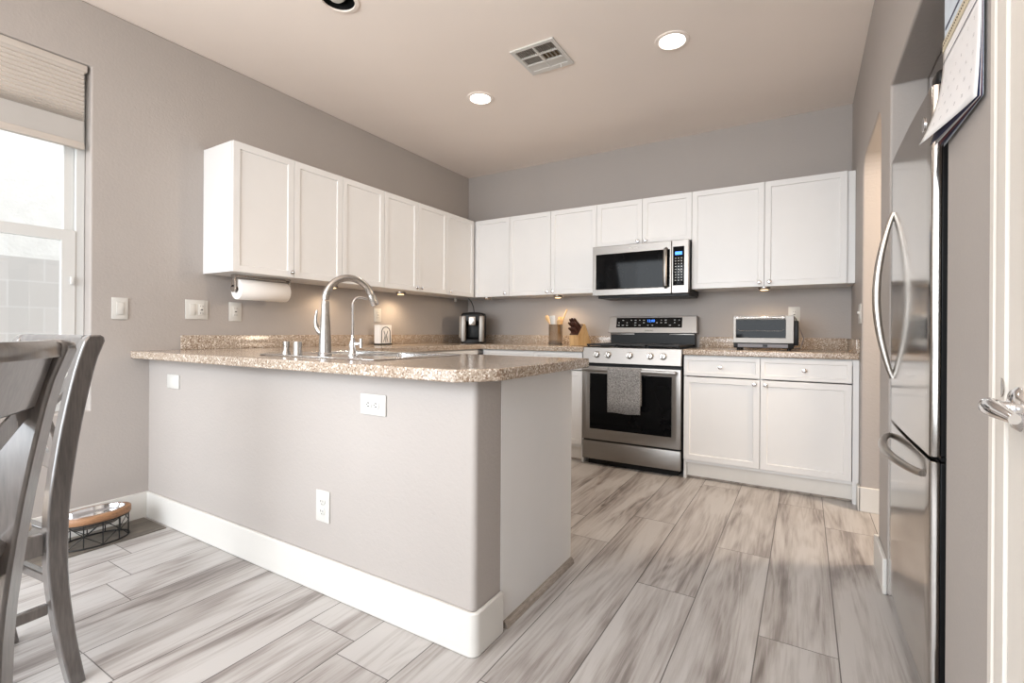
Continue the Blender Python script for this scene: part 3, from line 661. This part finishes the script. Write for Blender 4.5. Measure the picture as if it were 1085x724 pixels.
# utensil crock
crx, cry = 1.172, -.22
cr = thing('utensil_crock', 'brushed steel utensil crock on the counter left of the knife block', 'crock', (crx, cry, ZC))
k = MB(); k.lathe([(.062, 0), (.064, .003), (.064, .182), (.066, .185), (.063, .186), (.060, .18), (.059, .01), (0, .008)], (crx, cry, ZC), seg=32, cap=False)
k.lathe([(.062, 0), (0, .0005)], (crx, cry, ZC), seg=32, cap=False); obj('pot', k, M['nickel'], cr)
def utensil(name, label, p0, p1, kind, mat):
    k = MB(); p0 = Vector(p0); p1 = Vector(p1); d = (p1-p0).normalized(); e = d.cross(Vector((0, -1, 0))).normalized(); f_ = d.cross(e)
    L = (p1-p0).length; prof = {'spoon': [(.006, .005, 0), (.006, .005, .70), (.016, .005, .80), (.022, .006, .90), (.016, .005, .98), (.004, .003, 1)],
        'spatula': [(.006, .005, 0), (.007, .005, .62), (.026, .003, .68), (.029, .003, .98), (.024, .003, 1)],
        'stick': [(.006, .005, 0), (.007, .005, .9), (.008, .006, .97), (.004, .003, 1)]}[kind]
    k.sweep([[p0+d*(L*t_)+e*(a*math.cos(q*PI/4))+f_*(c*math.sin(q*PI/4)) for q in range(8)] for a, c, t_ in prof])
    return tag(obj(name, k, mat, loc=p0, smooth=60), label, 'utensil', 'utensils in the crock')
zb = ZC+.014
utensil('wooden_spoon', 'long wooden utensil leaning right out of the crock, tallest of them', (crx-.02, cry, zb), (crx+.105, cry+.02, 1.245), 'stick', M['utens'])
utensil('wooden_spoon', 'wooden spoon leaning left at the left rim of the crock', (crx+.02, cry+.01, zb), (crx-.10, cry, 1.19), 'spoon', M['utens'])
utensil('spatula', 'white spatula standing upright in the crock', (crx-.005, cry-.02, zb), (crx-.022, cry-.03, 1.185), 'spatula', M['plate'])
utensil('spatula', 'light wooden spatula standing in the crock beside the white one', (crx+.01, cry+.02, zb), (crx+.038, cry+.03, 1.175), 'spatula', M['utens'])
utensil('wooden_spoon', 'short wooden spoon standing right of the spatulas in the crock', (crx+.0, cry-.005, zb), (crx+.052, cry-.03, 1.155), 'spoon', M['oak'])
# knife block
kb = thing('knife_block', 'light wood knife block full of dark-handled knives', 'knife block', (1.44, -.27, ZC), math.radians(74))
k = MB(); prof = [(-.09, 0), (.09, 0), (.11, .02), (.005, .19), (-.02, .20), (-.095, .09)]
k.poly([(-.085, 0), (.10, 0), (.01, .185), (-.01, .19), (-.092, .085)], -.05, .05, 'y'); obj('block', k, M['oak'], kb, local=True, bev=.003)
k = MB()
nrm = Vector((-.79, 0, .61)).normalized(); tz = Vector((.61, 0, .79)).normalized()
c0 = Vector((-.051, 0, .1375))+nrm*.0005
for q in (1,):
    vs = k.box(-.059, .059, -.047, .047, 0, .004)
    for v in vs: v.co = c0 + tz*v.co.x + Vector((0, 1, 0))*v.co.y + nrm*v.co.z
obj('slot_face', k, M['handle'], kb, local=True)
rot = Matrix.Rotation(math.radians(74), 3, 'Z')
kn = 0
klab = {0: 'upper left', 1: 'upper right'}
rows = [(.035, -.028, .105), (.035, 0, .11), (.035, .028, .10), (.005, -.03, .095), (.005, -.01, .09), (.005, .012, .092), (.005, .032, .09), (-.03, -.028, .06), (-.03, -.009, .06), (-.03, .01, .06), (-.03, .03, .06)]
proto = None
for i, (a, yy, L) in enumerate(rows):
    k = MB(); p = c0+tz*a+Vector((0, yy, 0))+nrm*.0045
    k.sweep([[p+nrm*(L*t_)+tz*(w*math.cos(q*PI/4))+Vector((0, 1, 0))*(.0065*math.sin(q*PI/4)) for q in range(8)] for w, t_ in ((.010, 0), (.011, .1), (.009, .45), (.0115, .85), (.009, .97), (.004, 1))])
    for v in k.bm.verts: v.co = rot @ v.co + Vector((1.44, -.27, ZC))
    base_p = rot @ p + Vector((1.44, -.27, ZC))
    tag(obj('kitchen_knife', k, M['handle'], loc=base_p, smooth=60), 'dark brown knife handle sticking out of the wooden knife block', 'knife', 'knives in the block')
# toaster oven
to = thing('toaster_oven', 'silver toaster oven with glass door on the right countertop', 'toaster oven', (2.89, -.32, ZC))
TX0, TX1, TY0, TY1, TZ1 = 2.706, 3.083, -.455, -.20, 1.157
k = MB(); k.box(TX0+.004, TX1-.001, TY0+.02, TY1, ZC+.018, TZ1-.002, bev=.006); obj('body', k, M['steel2'], to)
k = MB(); k.box(TX1-.0008, TX1+.026, TY0+.035, TY1-.005, ZC+.035, TZ1-.035, bev=.003); obj('side_vent_panel', k, M['black'], to)
k = MB(); k.poly([(TX0, .968), (TX1, .968), (TX1, TZ1), (TX0, TZ1)], TY0, TY0+.019, 'y', [[(TX0+.018, 1.004), (3.035, 1.004), (3.035, TZ1-.028), (TX0+.018, TZ1-.028)]])
tdoor = obj('door', k, M['steel2'], to, bev=.002)
k = MB(); k.box(TX0+.018, 3.035, TY0+.004, TY0+.012, 1.004, TZ1-.028); obj('window', k, M['glassblk'], tdoor)
k = MB(); k.cyl((TX0+.02, TY0-.022, 1.142), (3.03, TY0-.022, 1.142), .0075)
for xx in (TX0+.03, 3.02): k.box(xx-.010, xx+.010, TY0-.028, TY0-.0005, 1.132, 1.152, bev=.002)
obj('handle', k, M['nickel'], tdoor)
k = MB(); k.tube([(TX0+.03, TY0+.0025, 1.062), (TX0+.042, TY0+.0025, 1.052), (3.01, TY0+.0025, 1.052), (3.023, TY0+.0025, 1.062)], .0016, 6); obj('rack_wire', k, M['nickel'], tdoor)
k = MB(); k.box(TX0+.002, TX1-.001, TY0+.004, TY0+.022, .932, .967, bev=.002); obj('lower_trim', k, M['black'], to)
k = MB(); k.box(TX0+.03, TX1-.035, TY0+.001, TY0+.0038, .937, .961, bev=.001)
obj('control_strip', k, M['grey'], to)
k = MB(); k.box(2.895, 2.925, TY0-.0002, TY0+.0009, .941, .957); obj('display', k, M['black'], to)
for xx in (TX0+.03, TX1-.03):
    for yy in (TY0+.04, TY1-.03):
        k = MB(); k.lathe([(.012, 0), (.011, .018)], (xx, yy, ZC), seg=12); obj('foot', k, M['black'], to)
k = MB(); k.tube([(3.075, -.16, 1.16), (3.09, -.06, 1.14), (3.11, -.04, 1.08), (3.14, -.05, 1.0), (3.12, -.08, .93), (3.06, -.14, .925), (3.0, -.199, .96)], .0045, 8); obj('cord', k, M['grey'], to)

# ---------------------------------------------------------------- under-cabinet things
ph = thing('paper_towel_holder', 'metal paper towel holder screwed under the left wall cabinet', 'paper towel holder', (.17, -2.36, 1.3715))
k = MB(); k.box(.145, .195, -2.535, -2.178, 1.362, 1.3712, bev=.003)
for yy in (-2.535, -2.184):
    k.box(.150, .190, yy, yy+.006, 1.295, 1.365, bev=.002); k.cyl((.17, yy+.0, 1.285), (.17, yy+.006, 1.285), .022)
obj('bracket', k, M['nickel'], ph)
k = MB(); k.cyl((.17, -2.529, 1.285), (.17, -2.184, 1.285), .006); obj('rod', k, M['nickel'], ph)
k = MB(); k.lathe([(.019, 0), (.060, .0), (.0625, .003), (.0625, .310), (.060, .313), (.019, .313), (.019, 0)], (.17, -2.512, 1.283), (0, 1, 0), 40, cap=False)
tag(obj('paper_towel_roll', k, M['paper'], loc=(.17, -2.36, 1.283), smooth=50), 'white paper towel roll hanging under the left wall cabinet', 'paper towel roll')
def puck(x, y, lit, label):
    t = thing('puck_light', label, 'light', (x, y, 1.3712), 0, 'puck lights under the wall cabinets')
    k = MB(); k.lathe([(.040, 0), (.040, -.010), (.034, -.019), (.028, -.019)], (x, y, 1.3712), seg=28); obj('rim', k, M['nickel'], t)
    k = MB(); k.lathe([(.027, 0), (.024, -.004), (.0, -.006)], (x, y, 1.3521), seg=24, cap=False); obj('lens', k, M['warm'] if lit else M['dim'], t)
    if lit:
        l = bpy.data.lights.new('puck_lamp', 'SPOT'); l.energy = lit; l.color = (1, .74, .48); l.spot_size = math.radians(160); l.spot_blend = .8; l.shadow_soft_size = .025
        o = bpy.data.objects.new('puck_lamp', l); COL.objects.link(o); o.parent = t; o.location = (0, 0, -.03)
    return t
puck(.12, -1.80, 5, 'round puck light under the cabinet behind the tall faucet')
puck(.13, -1.12, 8, 'lit round puck light above and right of the napkin holder')
puck(.43, -.25, 0, 'unlit round puck light above the coffee maker')
puck(1.184, -.20, 10, 'lit round puck light above the utensil crock')
puck(2.89, -.26, 9, 'lit round puck light above the toaster oven')
k = MB(); k.lathe([(.016, 0), (.016, -.008), (.010, -.012), (.013, -.03), (.0, -.038)], (.06, -.29, 1.3712), seg=16)
tag(obj('cable_clip', k, M['plate'], loc=(.06, -.29, 1.37)), 'small white plastic fitting under the corner wall cabinet', 'fitting')

# ---------------------------------------------------------------- wall plates
def plate(name, label, cat, pos, nrm, w, h, gang, horizontal=False):
    """pos: centre on the wall; nrm: 'x','-x','-y'"""
    P = Vector(pos)
    if nrm == 'x': ex, en = Vector((0, 1, 0)), Vector((1, 0, 0))
    elif nrm == '-x': ex, en = Vector((0, -1, 0)), Vector((-1, 0, 0))
    else: ex, en = Vector((1, 0, 0)), Vector((0, -1, 0))
    ez = Vector((0, 0, 1))
    t = thing(name, label, cat, pos, 0, 'electrical wall plates')
    def put(mb):
        for v in mb.bm.verts: v.co = P+ex*v.co.x+ez*v.co.y+en*v.co.z
        bmesh.ops.recalc_face_normals(mb.bm, faces=mb.bm.faces); return mb
    k = MB(); k.box(-w/2, w/2, -h/2, h/2, .0003, .006, bev=.002); obj('cover', put(k), M['plate'], t)
    for g in gang:
        kind, off = g
        if kind == 'outlet':
            for s_ in (-1, 1):
                k = MB(); cxy = (off, s_*.0195) if not horizontal else (s_*.0195, off)
                k.lathe([(.0165, 0), (.0165, .0025), (.0155, .003)], (cxy[0], cxy[1], .006), (0, 0, 1), 20); so = obj('socket', put(k), M['plate'], t)
                k = MB()
                for dx in (-.006, .006):
                    if horizontal: k.box(cxy[0]-.0048, cxy[0]+.0048, cxy[1]+dx-.0016, cxy[1]+dx+.0016, .009, .0094)
                    else: k.box(cxy[0]+dx-.0016, cxy[0]+dx+.0016, cxy[1]-.0022, cxy[1]+.0062, .009, .0094)
                if horizontal: k.cyl((cxy[0]-.009, cxy[1], .009), (cxy[0]-.009, cxy[1], .0094), .0024, 10)
                else: k.cyl((cxy[0], cxy[1]-.009, .009), (cxy[0], cxy[1]-.009, .0094), .0024, 10)
                obj('slots', put(k), M['slot'], so)
        elif kind == 'toggle':
            k = MB(); k.box(off-.0165, off+.0165, -.033, .033, .0061, .0085, bev=.001); k.box(off-.004, off+.004, .0, .014, .008, .016, bev=.001); obj('switch', put(k), M['plate'], t)
        elif kind == 'rocker':
            k = MB(); k.box(off-.0165, off+.0165, -.033, .033, .0061, .010, bev=.002); obj('switch', put(k), M['plate'], t)
        elif kind == 'gfci':
            k = MB(); k.box(off-.0165, off+.0165, -.033, .033, .0061, .010, bev=.002); sw = obj('socket', put(k), M['plate'], t)
            k = MB()
            for zc_ in (-.021, .021):
                for dx in (-.006, .006): k.box(off+dx-.0012, off+dx+.0012, zc_-.004, zc_+.004, .0101, .0105)
            k.box(off-.006, off+.006, -.003, .003, .0101, .011); obj('slots', put(k), M['slot'], sw)
        elif kind == 'screw':
            k = MB()
            for s_ in (-1, 1): k.cyl((off, s_*.03, .006), (off, s_*.03, .0068), .003, 10)
            obj('screws', put(k), M['grey'], t)
    return t
plate('switch_plate', 'small white switch plate between the window and the double plate', 'switch', (0, -3.021, 1.146), 'x', .070, .115, [('rocker', 0)])
plate('switch_plate', 'wide white double plate left of the paper towel roll', 'switch', (0, -2.652, 1.156), 'x', .122, .115, [('rocker', -.024), ('gfci', .024)])
plate('power_outlet', 'white outlet on the wall just below the paper towel roll', 'outlet', (0, -2.430, 1.152), 'x', .075, .12, [('gfci', 0)])
plate('power_outlet', 'white outlet on the wall directly above the napkin holder', 'outlet', (0, -1.262, 1.17), 'x', .075, .115, [('gfci', 0)])
plate('power_outlet', 'white outlet on the back wall behind the toaster oven', 'outlet', (3.077, 0, 1.178), '-y', .078, .118, [('gfci', 0)])
plate('switch_plate', 'white switch plate on the narrow right wall seen edge on', 'switch', (WX, -.66, 1.156), '-x', .12, .118, [('toggle', -.023), ('toggle', .023)])
plate('blank_plate', 'small blank white plate on the peninsula wall near its left end', 'wall plate', (.281, -2.887, .763), '-y', .124, .072, [])
plate('power_outlet', 'white outlet mounted sideways high on the peninsula wall', 'outlet', (1.779, -2.887, .765), '-y', .132, .076, [('outlet', 0)], True)
plate('power_outlet', 'white upright outlet low on the peninsula wall', 'outlet', (1.499, -2.887, .340), '-y', .080, .124, [('outlet', 0)])

# ---------------------------------------------------------------- ceiling things
def can_light(x, y, label):
    t = thing('recessed_light', label, 'ceiling light', (x, y, H), 0, 'lit recessed ceiling lights')
    k = MB(); k.lathe([(.095, -.0005), (.093, -.006), (.074, -.008), (.070, -.002), (.066, .05)], (x, y, H), seg=36, cap=False); obj('trim_ring', k, M['ceil'], t)
    k = MB(); k.lathe([(.067, .0), (.05, -.010), (.0, -.014)], (x, y, H+.004), seg=32, cap=False); obj('lens', k, M['lamp'], t)
    l = bpy.data.lights.new('can_lamp', 'SPOT'); l.energy = 13; l.color = (1, .93, .84); l.spot_size = math.radians(155); l.spot_blend = .6; l.shadow_soft_size = .07
    o = bpy.data.objects.new('can_lamp', l); COL.objects.link(o); o.parent = t; o.location = (0, 0, -.03)
can_light(*cans[0], 'lit recessed ceiling light nearer the left wall')
can_light(*cans[1], 'lit recessed ceiling light nearer the right wall')
x, y = eyeball
t = thing('eyeball_light', 'unlit recessed eyeball light with black baffle at the top edge', 'ceiling light', (x, y, H))
k = MB(); k.lathe([(.100, -.0005), (.098, -.007), (.080, -.010), (.078, -.002)], (x, y, H), seg=36, cap=False); obj('trim_ring', k, M['ceil'], t)
k = MB(); k.lathe([(.0775, -.002), (.070, .05), (.06, .10), (0, .101)], (x, y, H), seg=32, cap=False); obj('baffle', k, M['black'], t)
k = MB(); k.lathe([(.0, -.004), (.03, .0), (.043, .012), (.045, .03), (.03, .06), (.02, .1)], (x-.01, y-.005, H-.0), seg=24, cap=False); obj('bulb', k, M['plate'], t)
vt = thing('ceiling_vent', 'square white louvred air vent in the ceiling', 'vent', (1.775, -1.61, H))
k = MB(); vx0, vx1, vy0, vy1 = 1.632, 1.918, -1.752, -1.466
holes = []
rowsy = [(-1.728, -1.656), (-1.644, -1.576), (-1.562, -1.502)]; colsx = [(1.655, 1.769), (1.781, 1.895)]
for ya, yb in rowsy:
    for xa, xb in colsx: holes.append([(xa, ya), (xb, ya), (xb, yb), (xa, yb)])
k.poly([(vx0, vy0), (vx1, vy0), (vx1, vy1), (vx0, vy1)], H-.010, H-.0005, 'z', holes); obj('grille_frame', k, M['trim'], vt, bev=.001)
k = MB(); k.box(vx0+.01, vx1-.01, vy0+.01, vy1-.01, H-.0004, H+.0001); obj('duct', k, simple('duct_dark', srgb(84, 68, 44), .8), vt)
for ri, (ya, yb) in enumerate(rowsy):
    for ci, (xa, xb) in enumerate(colsx):
        k = MB(); nL = 9
        ang = {0: 70, 1: (35 if ci == 0 else 75), 2: -20}[ri]
        for i in range(nL):
            xx = xa+(xb-xa)*(i+.5)/nL
            if ri == 1 and ci == 1 and i % 2: continue
            rm = Matrix.Rotation(math.radians(ang), 3, 'Y')
            k.box(xx-.006, xx+.006, ya, yb, H-.0062, H-.0054, rot=rm)
        obj('louvre', k, M['trim'], vt)
k = MB(); k.box(1.845, 1.849, -1.50, -1.496, H-.03, H-.010); obj('damper_lever', k, M['trim'], vt)

# ---------------------------------------------------------------- window shade
bl = thing('cellular_shade', 'pleated light grey shade drawn over the top of the window', 'window shade', (-.03, -4.04, 1.94))
k = MB(); k.box(-.055, -.008, WY0+.01, WY1-.012, 2.335, 2.370, bev=.004); obj('headrail', k, M['shade'], bl)
k = MB(); pf = []; z = 2.335; i = 0
steps = [.0215]*9+[.017, .013, .010, .008, .007]
for s_ in steps:
    pf.append((-.014, z)); pf.append((-.026, z-s_/2)); z -= s_
pf.append((-.014, z)); zflat = z
bk = [(p[0]-.02, p[1]) for p in pf[::-1]]
k.poly([(a, c) for a, c in pf+bk], WY0+.015, WY1-.022, 'y'); obj('pleats', k, M['shade'], bl, smooth=0)
k = MB(); k.box(-.034, -.020, WY0+.015, WY1-.022, 1.978, zflat); obj('flat_panel', k, M['shade2'], bl)
k = MB(); k.box(-.042, -.012, WY0+.013, WY1-.020, 1.945, 1.978, bev=.004); obj('bottom_rail', k, M['shade'], bl)

# ---------------------------------------------------------------- calendar on the right wall
cl = thing('wall_calendar', 'spiral wall calendar with curling pages hanging on the right wall', 'calendar', (WX-.002, -2.79, 1.49))
CY0, CY1 = -2.935, -2.655     # near and far edges
ZS = 1.70                     # binding height
def page(u, v, curl=1.0, off=0):
    """u 0..1 near to far, v 0..1 binding down to the bottom"""
    L = .222; y = CY0+(CY1-CY0)*u; x = WX-.006-off-(.006+.038*u**1.2)*curl*(v**2.2); z = ZS-L*v+.012*v*v*curl*u
    return (x, y, z)
def sheet_mb(fn, nu=12, nv=12):
    k = MB(); g = [[k.bm.verts.new(fn(i/nu, j/nv)) for i in range(nu+1)] for j in range(nv+1)]
    for j in range(nv):
        for i in range(nu): k.bm.faces.new((g[j][i], g[j][i+1], g[j+1][i+1], g[j+1][i]))
    return k
o = obj('front_page', sheet_mb(lambda u, v: page(u, v, 1, .004)), M['sheet'], cl); q = o.modifiers.new('t', 'SOLIDIFY'); q.thickness = .0006
for i, (cv, mm) in enumerate(((.55, 'navy'), (.38, 'sheet'), (.24, 'maroon'), (.12, 'navy'), (.03, 'pale'))):
    o = obj('back_page', sheet_mb(lambda u, v: page(u, v, cv, .0032-.0006*i)), M[mm], cl); q = o.modifiers.new('t', 'SOLIDIFY'); q.thickness = .0005
def onpage(u, v, e=.0012):
    p = page(u, v, 1, .004); return (p[0]-e, p[1], p[2])
k = sheet_mb(lambda u, v: onpage(.02+.96*u, .135+.012*v, .0010), 10, 1); obj('header_rule', k, M['navy'], cl, smooth=0)
k = MB(); d = 1
for r_ in range(5):
    for c_ in range(7):
        if d > 31: break
        if r_ == 0 and c_ < 4: continue
        uu = .94-c_*.135; vv_ = .26+r_*.15
        join_mb(k, text_mb(str(d), .0095, lambda x, y: onpage(uu-x/.28, vv_-y/.222))); d += 1
obj('day_numbers', k, M['grey'], cl, smooth=0)
k = MB(); k.box(WX-.0115, WX-.001, CY0, CY1, ZS-.003, ZS+.022); obj('binding_strip', k, M['tanband'], cl)
k = MB()
for i in range(26): k.cyl((WX-.0125, CY0+.008+i*.0105, ZS+.012), (WX-.0113, CY0+.008+i*.0105, ZS+.012), .002, 8)
obj('binding_holes', k, M['slot'], cl)
k = MB(); k.box(WX-.008, WX-.001, CY0, CY1, ZS+.0225, 1.93); obj('picture_page', k, M['pale'], cl)
k = MB(); k.box(WX-.0088, WX-.0081, CY0+.01, CY1-.01, ZS+.045, ZS+.051); k.box(WX-.0088, WX-.0081, CY0+.01, CY0+.09, ZS+.051, 1.9); obj('picture_print', k, M['navy'], cl)

# ---------------------------------------------------------------- pet feeder and mat
k = MB(); k.box(.018, .277, -3.95, -2.915, 0.0003, .006)
tag(obj('floor_mat', k, M['matw'], loc=(.15, -3.4, 0), bev=.002), 'dark wood-patterned mat on the floor under the pet bowl stand', 'mat')
pcx, pcy, pa, pb, pz = .168, -3.170, .100, .140, .006
st = thing('pet_bowl_stand', 'oval pet bowl stand with wood ring on a black wire frame', 'pet bowl stand', (pcx, pcy, pz))
def el(s_, z, n=40, a0=0): return [(pcx+pa*s_*math.cos(2*PI*i/n+a0), pcy+pb*s_*math.sin(2*PI*i/n+a0), z) for i in range(n)]
def el2(a, c, z, n=40): return [(pcx+a*math.cos(2*PI*i/n), pcy+c*math.sin(2*PI*i/n), z) for i in range(n)]
zt = pz+.145
k = MB(); R_ = [el2(pa-.028, pb-.028, zt-.030), el2(pa-.002, pb-.002, zt-.030), el2(pa, pb, zt-.027), el2(pa, pb, zt-.003), el2(pa-.003, pb-.003, zt), el2(pa-.026, pb-.026, zt), el2(pa-.028, pb-.028, zt-.002), el2(pa-.028, pb-.028, zt-.030)]
k.sweep(R_, cap=False); obj('wood_ring', k, M['ring'], st, smooth=50)
k = MB(); k.tube(el(.95, pz+.004), .0038, 8, True); k.tube(el(.95, zt-.034), .003, 8, True)
n = 12
for i in range(n):
    a = 2*PI*i/n; c = 2*PI*(i+1)/n
    A = Vector((pcx+pa*.95*math.cos(a), pcy+pb*.95*math.sin(a), 0)); B = Vector((pcx+pa*.95*math.cos(c), pcy+pb*.95*math.sin(c), 0))
    k.cyl(A+Vector((0, 0, pz+.004)), A+Vector((0, 0, zt-.028)), .0026, 8)
    if i % 2: k.cyl(A+Vector((0, 0, pz+.06)), B+Vector((0, 0, zt-.03)), .0018, 6); k.cyl(A+Vector((0, 0, pz+.06)), B+Vector((0, 0, pz+.006)), .0018, 6)
    else: k.cyl(B+Vector((0, 0, pz+.06)), A+Vector((0, 0, zt-.03)), .0018, 6); k.cyl(B+Vector((0, 0, pz+.06)), A+Vector((0, 0, pz+.006)), .0018, 6)
obj('wire_frame', k, M['wirebl'], st)
k = MB(); a_, c_ = pa-.029, pb-.029
k.sweep([el2(a_+.006, c_+.006, zt+.0005), el2(a_+.006, c_+.006, zt+.003), el2(a_+.001, c_+.001, zt+.003), el2(a_-.004, c_-.004, zt-.02), el2(a_-.010, c_-.010, zt-.055), el2(a_-.025, c_-.025, zt-.068), el2(.004, .01, zt-.068)], cap=False)
tag(obj('pet_bowl', k, M['chrome'], loc=(pcx, pcy, zt-.05), smooth=60), 'shiny steel bowl set in the wood ring of the pet stand', 'bowl')

# ---------------------------------------------------------------- chairs
def loft(mb, frames): mb.sweep(frames)
def make_chair(label, loc, rot):
    t = thing('dining_chair', label, 'chair', loc, rot, 'grey wooden X-back dining chairs')
    ZZ = [0, .14, .25, .34, .44, .54, .64, .74, .83, .94, 1.02]; SS = [.048, .024, .010, .002, 0, .003, .013, .026, .041, .063, .088]
    def bk(z):      # how far back the rear post stands at height z
        for i in range(len(ZZ)-1):
            if z <= ZZ[i+1]:
                q = (z-ZZ[i])/(ZZ[i+1]-ZZ[i]); q = max(0, q)
                m0 = (SS[i+1]-SS[max(i-1, 0)])/(ZZ[i+1]-ZZ[max(i-1, 0)]); j = min(i+2, len(ZZ)-1); m1 = (SS[j]-SS[i])/(ZZ[j]-ZZ[i]); h = ZZ[i+1]-ZZ[i]
                return (2*q**3-3*q**2+1)*SS[i]+(q**3-2*q**2+q)*h*m0+(3*q**2-2*q**3)*SS[i+1]+(q**3-q**2)*h*m1
        return SS[-1]
    WT = .038
    for s_ in (-1, 1):
        k = MB(); frs = []
        for z in [0, .05, .1, .15, .2, .25, .3, .36, .44, .52, .58, .64, .7, .76, .82, .87, .91, .95, .98, 1.0, 1.012, 1.018]:
            dd = .036+.012*min(1, z/.45) if z < .98 else (.050 if z < 1.005 else (.042 if z < 1.015 else .024)); w = WT if z < 1.01 else WT*.85
            yb = bk(min(z, 1.01)); xx = s_*.207
            frs.append([(xx-w/2, yb-dd/2, z), (xx+w/2, yb-dd/2, z), (xx+w/2, yb+dd/2, z), (xx-w/2, yb+dd/2, z)])
        k.sweep(frs); obj('back_leg', k, M['chair'], t, local=True, bev=.005, smooth=30)
    def rail(name, z0, z1, th, bow=.0, dz=0):
        k = MB(); frs = []; n = 10
        for i in range(n+1):
            x = -.188+.376*i/n; c = bow*(1-(2*i/n-1)**2)
            frs.append([(x, bk(z0)-th/2+c, z0+dz*(1-(2*i/n-1)**2)), (x, bk(z0)+th/2+c, z0+dz*(1-(2*i/n-1)**2)), (x, bk(z1)+th/2+c, z1), (x, bk(z1)-th/2+c, z1)])
        k.sweep(frs); return obj(name, k, M['chair'], t, local=True, bev=.004, smooth=40)
    rail('top_rail', .905, 1.010, .024, .018)
    k = MB(); frs = []
    for i in range(11):
        x = -.188+.376*i/10; c = .018*(1-(2*i/10-1)**2); y = bk(1.0)+c
        frs.append([(x, y-.019, .990), (x, y+.019, .990), (x, y+.019, 1.008), (x, y+.012, 1.017), (x, y-.012, 1.017), (x, y-.019, 1.008)])
    k.sweep(frs); obj('cap_rail', k, M['chair'], t, local=True, smooth=40)
    rail('lower_rail', .630, .675, .020, .012)
    for s_ in (-1, 1):
        k = MB(); frs = []
        for i in range(11):
            q = i/10; z = .672+(.908-.672)*q; x = s_*(-.185+.37*q); y = bk(z)+.014*math.sin(PI*q)+s_*.005; w = .016
            frs.append([(x-w, y-.008, z+s_*w*.6), (x+w, y-.008, z-s_*w*.6), (x+w, y+.008, z-s_*w*.6), (x-w, y+.008, z+s_*w*.6)])
        k.sweep(frs); obj('cross_slat', k, M['chair'], t, local=True, bev=.002)
    k = MB()
    k.box(-.187, .187, -.012, .012, .405, .465); obj('back_apron', k, M['chair'], t, local=True, bev=.003)
    for s_ in (-1, 1):
        k = MB(); k.poly([(s_*.195, -.026), (s_*.215, -.026), (s_*.205, -.385), (s_*.185, -.385)], .405, .465, 'z'); obj('side_apron', k, M['chair'], t, local=True, bev=.003)
        k = MB(); x = s_*.198; k.sweep([[(x-.012, -.40, 0), (x+.012, -.40, 0), (x+.012, -.375, 0), (x-.012, -.375, 0)], [(x-.02, -.41, .25), (x+.016, -.41, .25), (x+.016, -.375, .25), (x-.02, -.375, .25)], [(x-.02, -.41, .465), (x+.016, -.41, .465), (x+.016, -.372, .465), (x-.02, -.372, .465)]])
        obj('front_leg', k, M['chair'], t, local=True, bev=.003)
        k = MB(); k.box(s_*.200-.009, s_*.200+.009, -.374, bk(.25)-.024, .232, .262); obj('side_stretcher', k, M['chair'], t, local=True, bev=.003)
    k = MB(); k.box(-.178, .178, -.40, -.38, .405, .465); obj('front_apron', k, M['chair'], t, local=True, bev=.003)
    k = MB(); k.box(-.187, .187, bk(.3)-.010, bk(.3)+.010, .305, .330); obj('back_stretcher', k, M['chair'], t, local=True, bev=.003)
    k = MB(); n = 14; g = []
    frs = []
    def sq(sx, sy, z):
        q = []
        for i in range(36):
            a = 2*PI*i/36; c, s2 = math.cos(a), math.sin(a); e = .35
            px_ = math.copysign(abs(c)**e, c)*sx; py_ = math.copysign(abs(s2)**e, s2)*sy-.215
            q.append((px_*(1+.0*py_), py_, z))
        return q
    k.sweep([sq(.205, .185, .466), sq(.213, .190, .475), sq(.212, .189, .49), sq(.19, .17, .505), sq(.14, .125, .518), sq(.07, .06, .524)])
    obj('seat_cushion', k, M['cream'], t, local=True, smooth=80)
    return t
make_chair('grey wooden X-back chair nearest the camera at the left edge', (2.153, -4.015, 0), math.radians(50-90))
make_chair('grey wooden X-back chair with cream seat nearer the pet bowl stand', (1.103, -3.640, 0), math.radians(6))
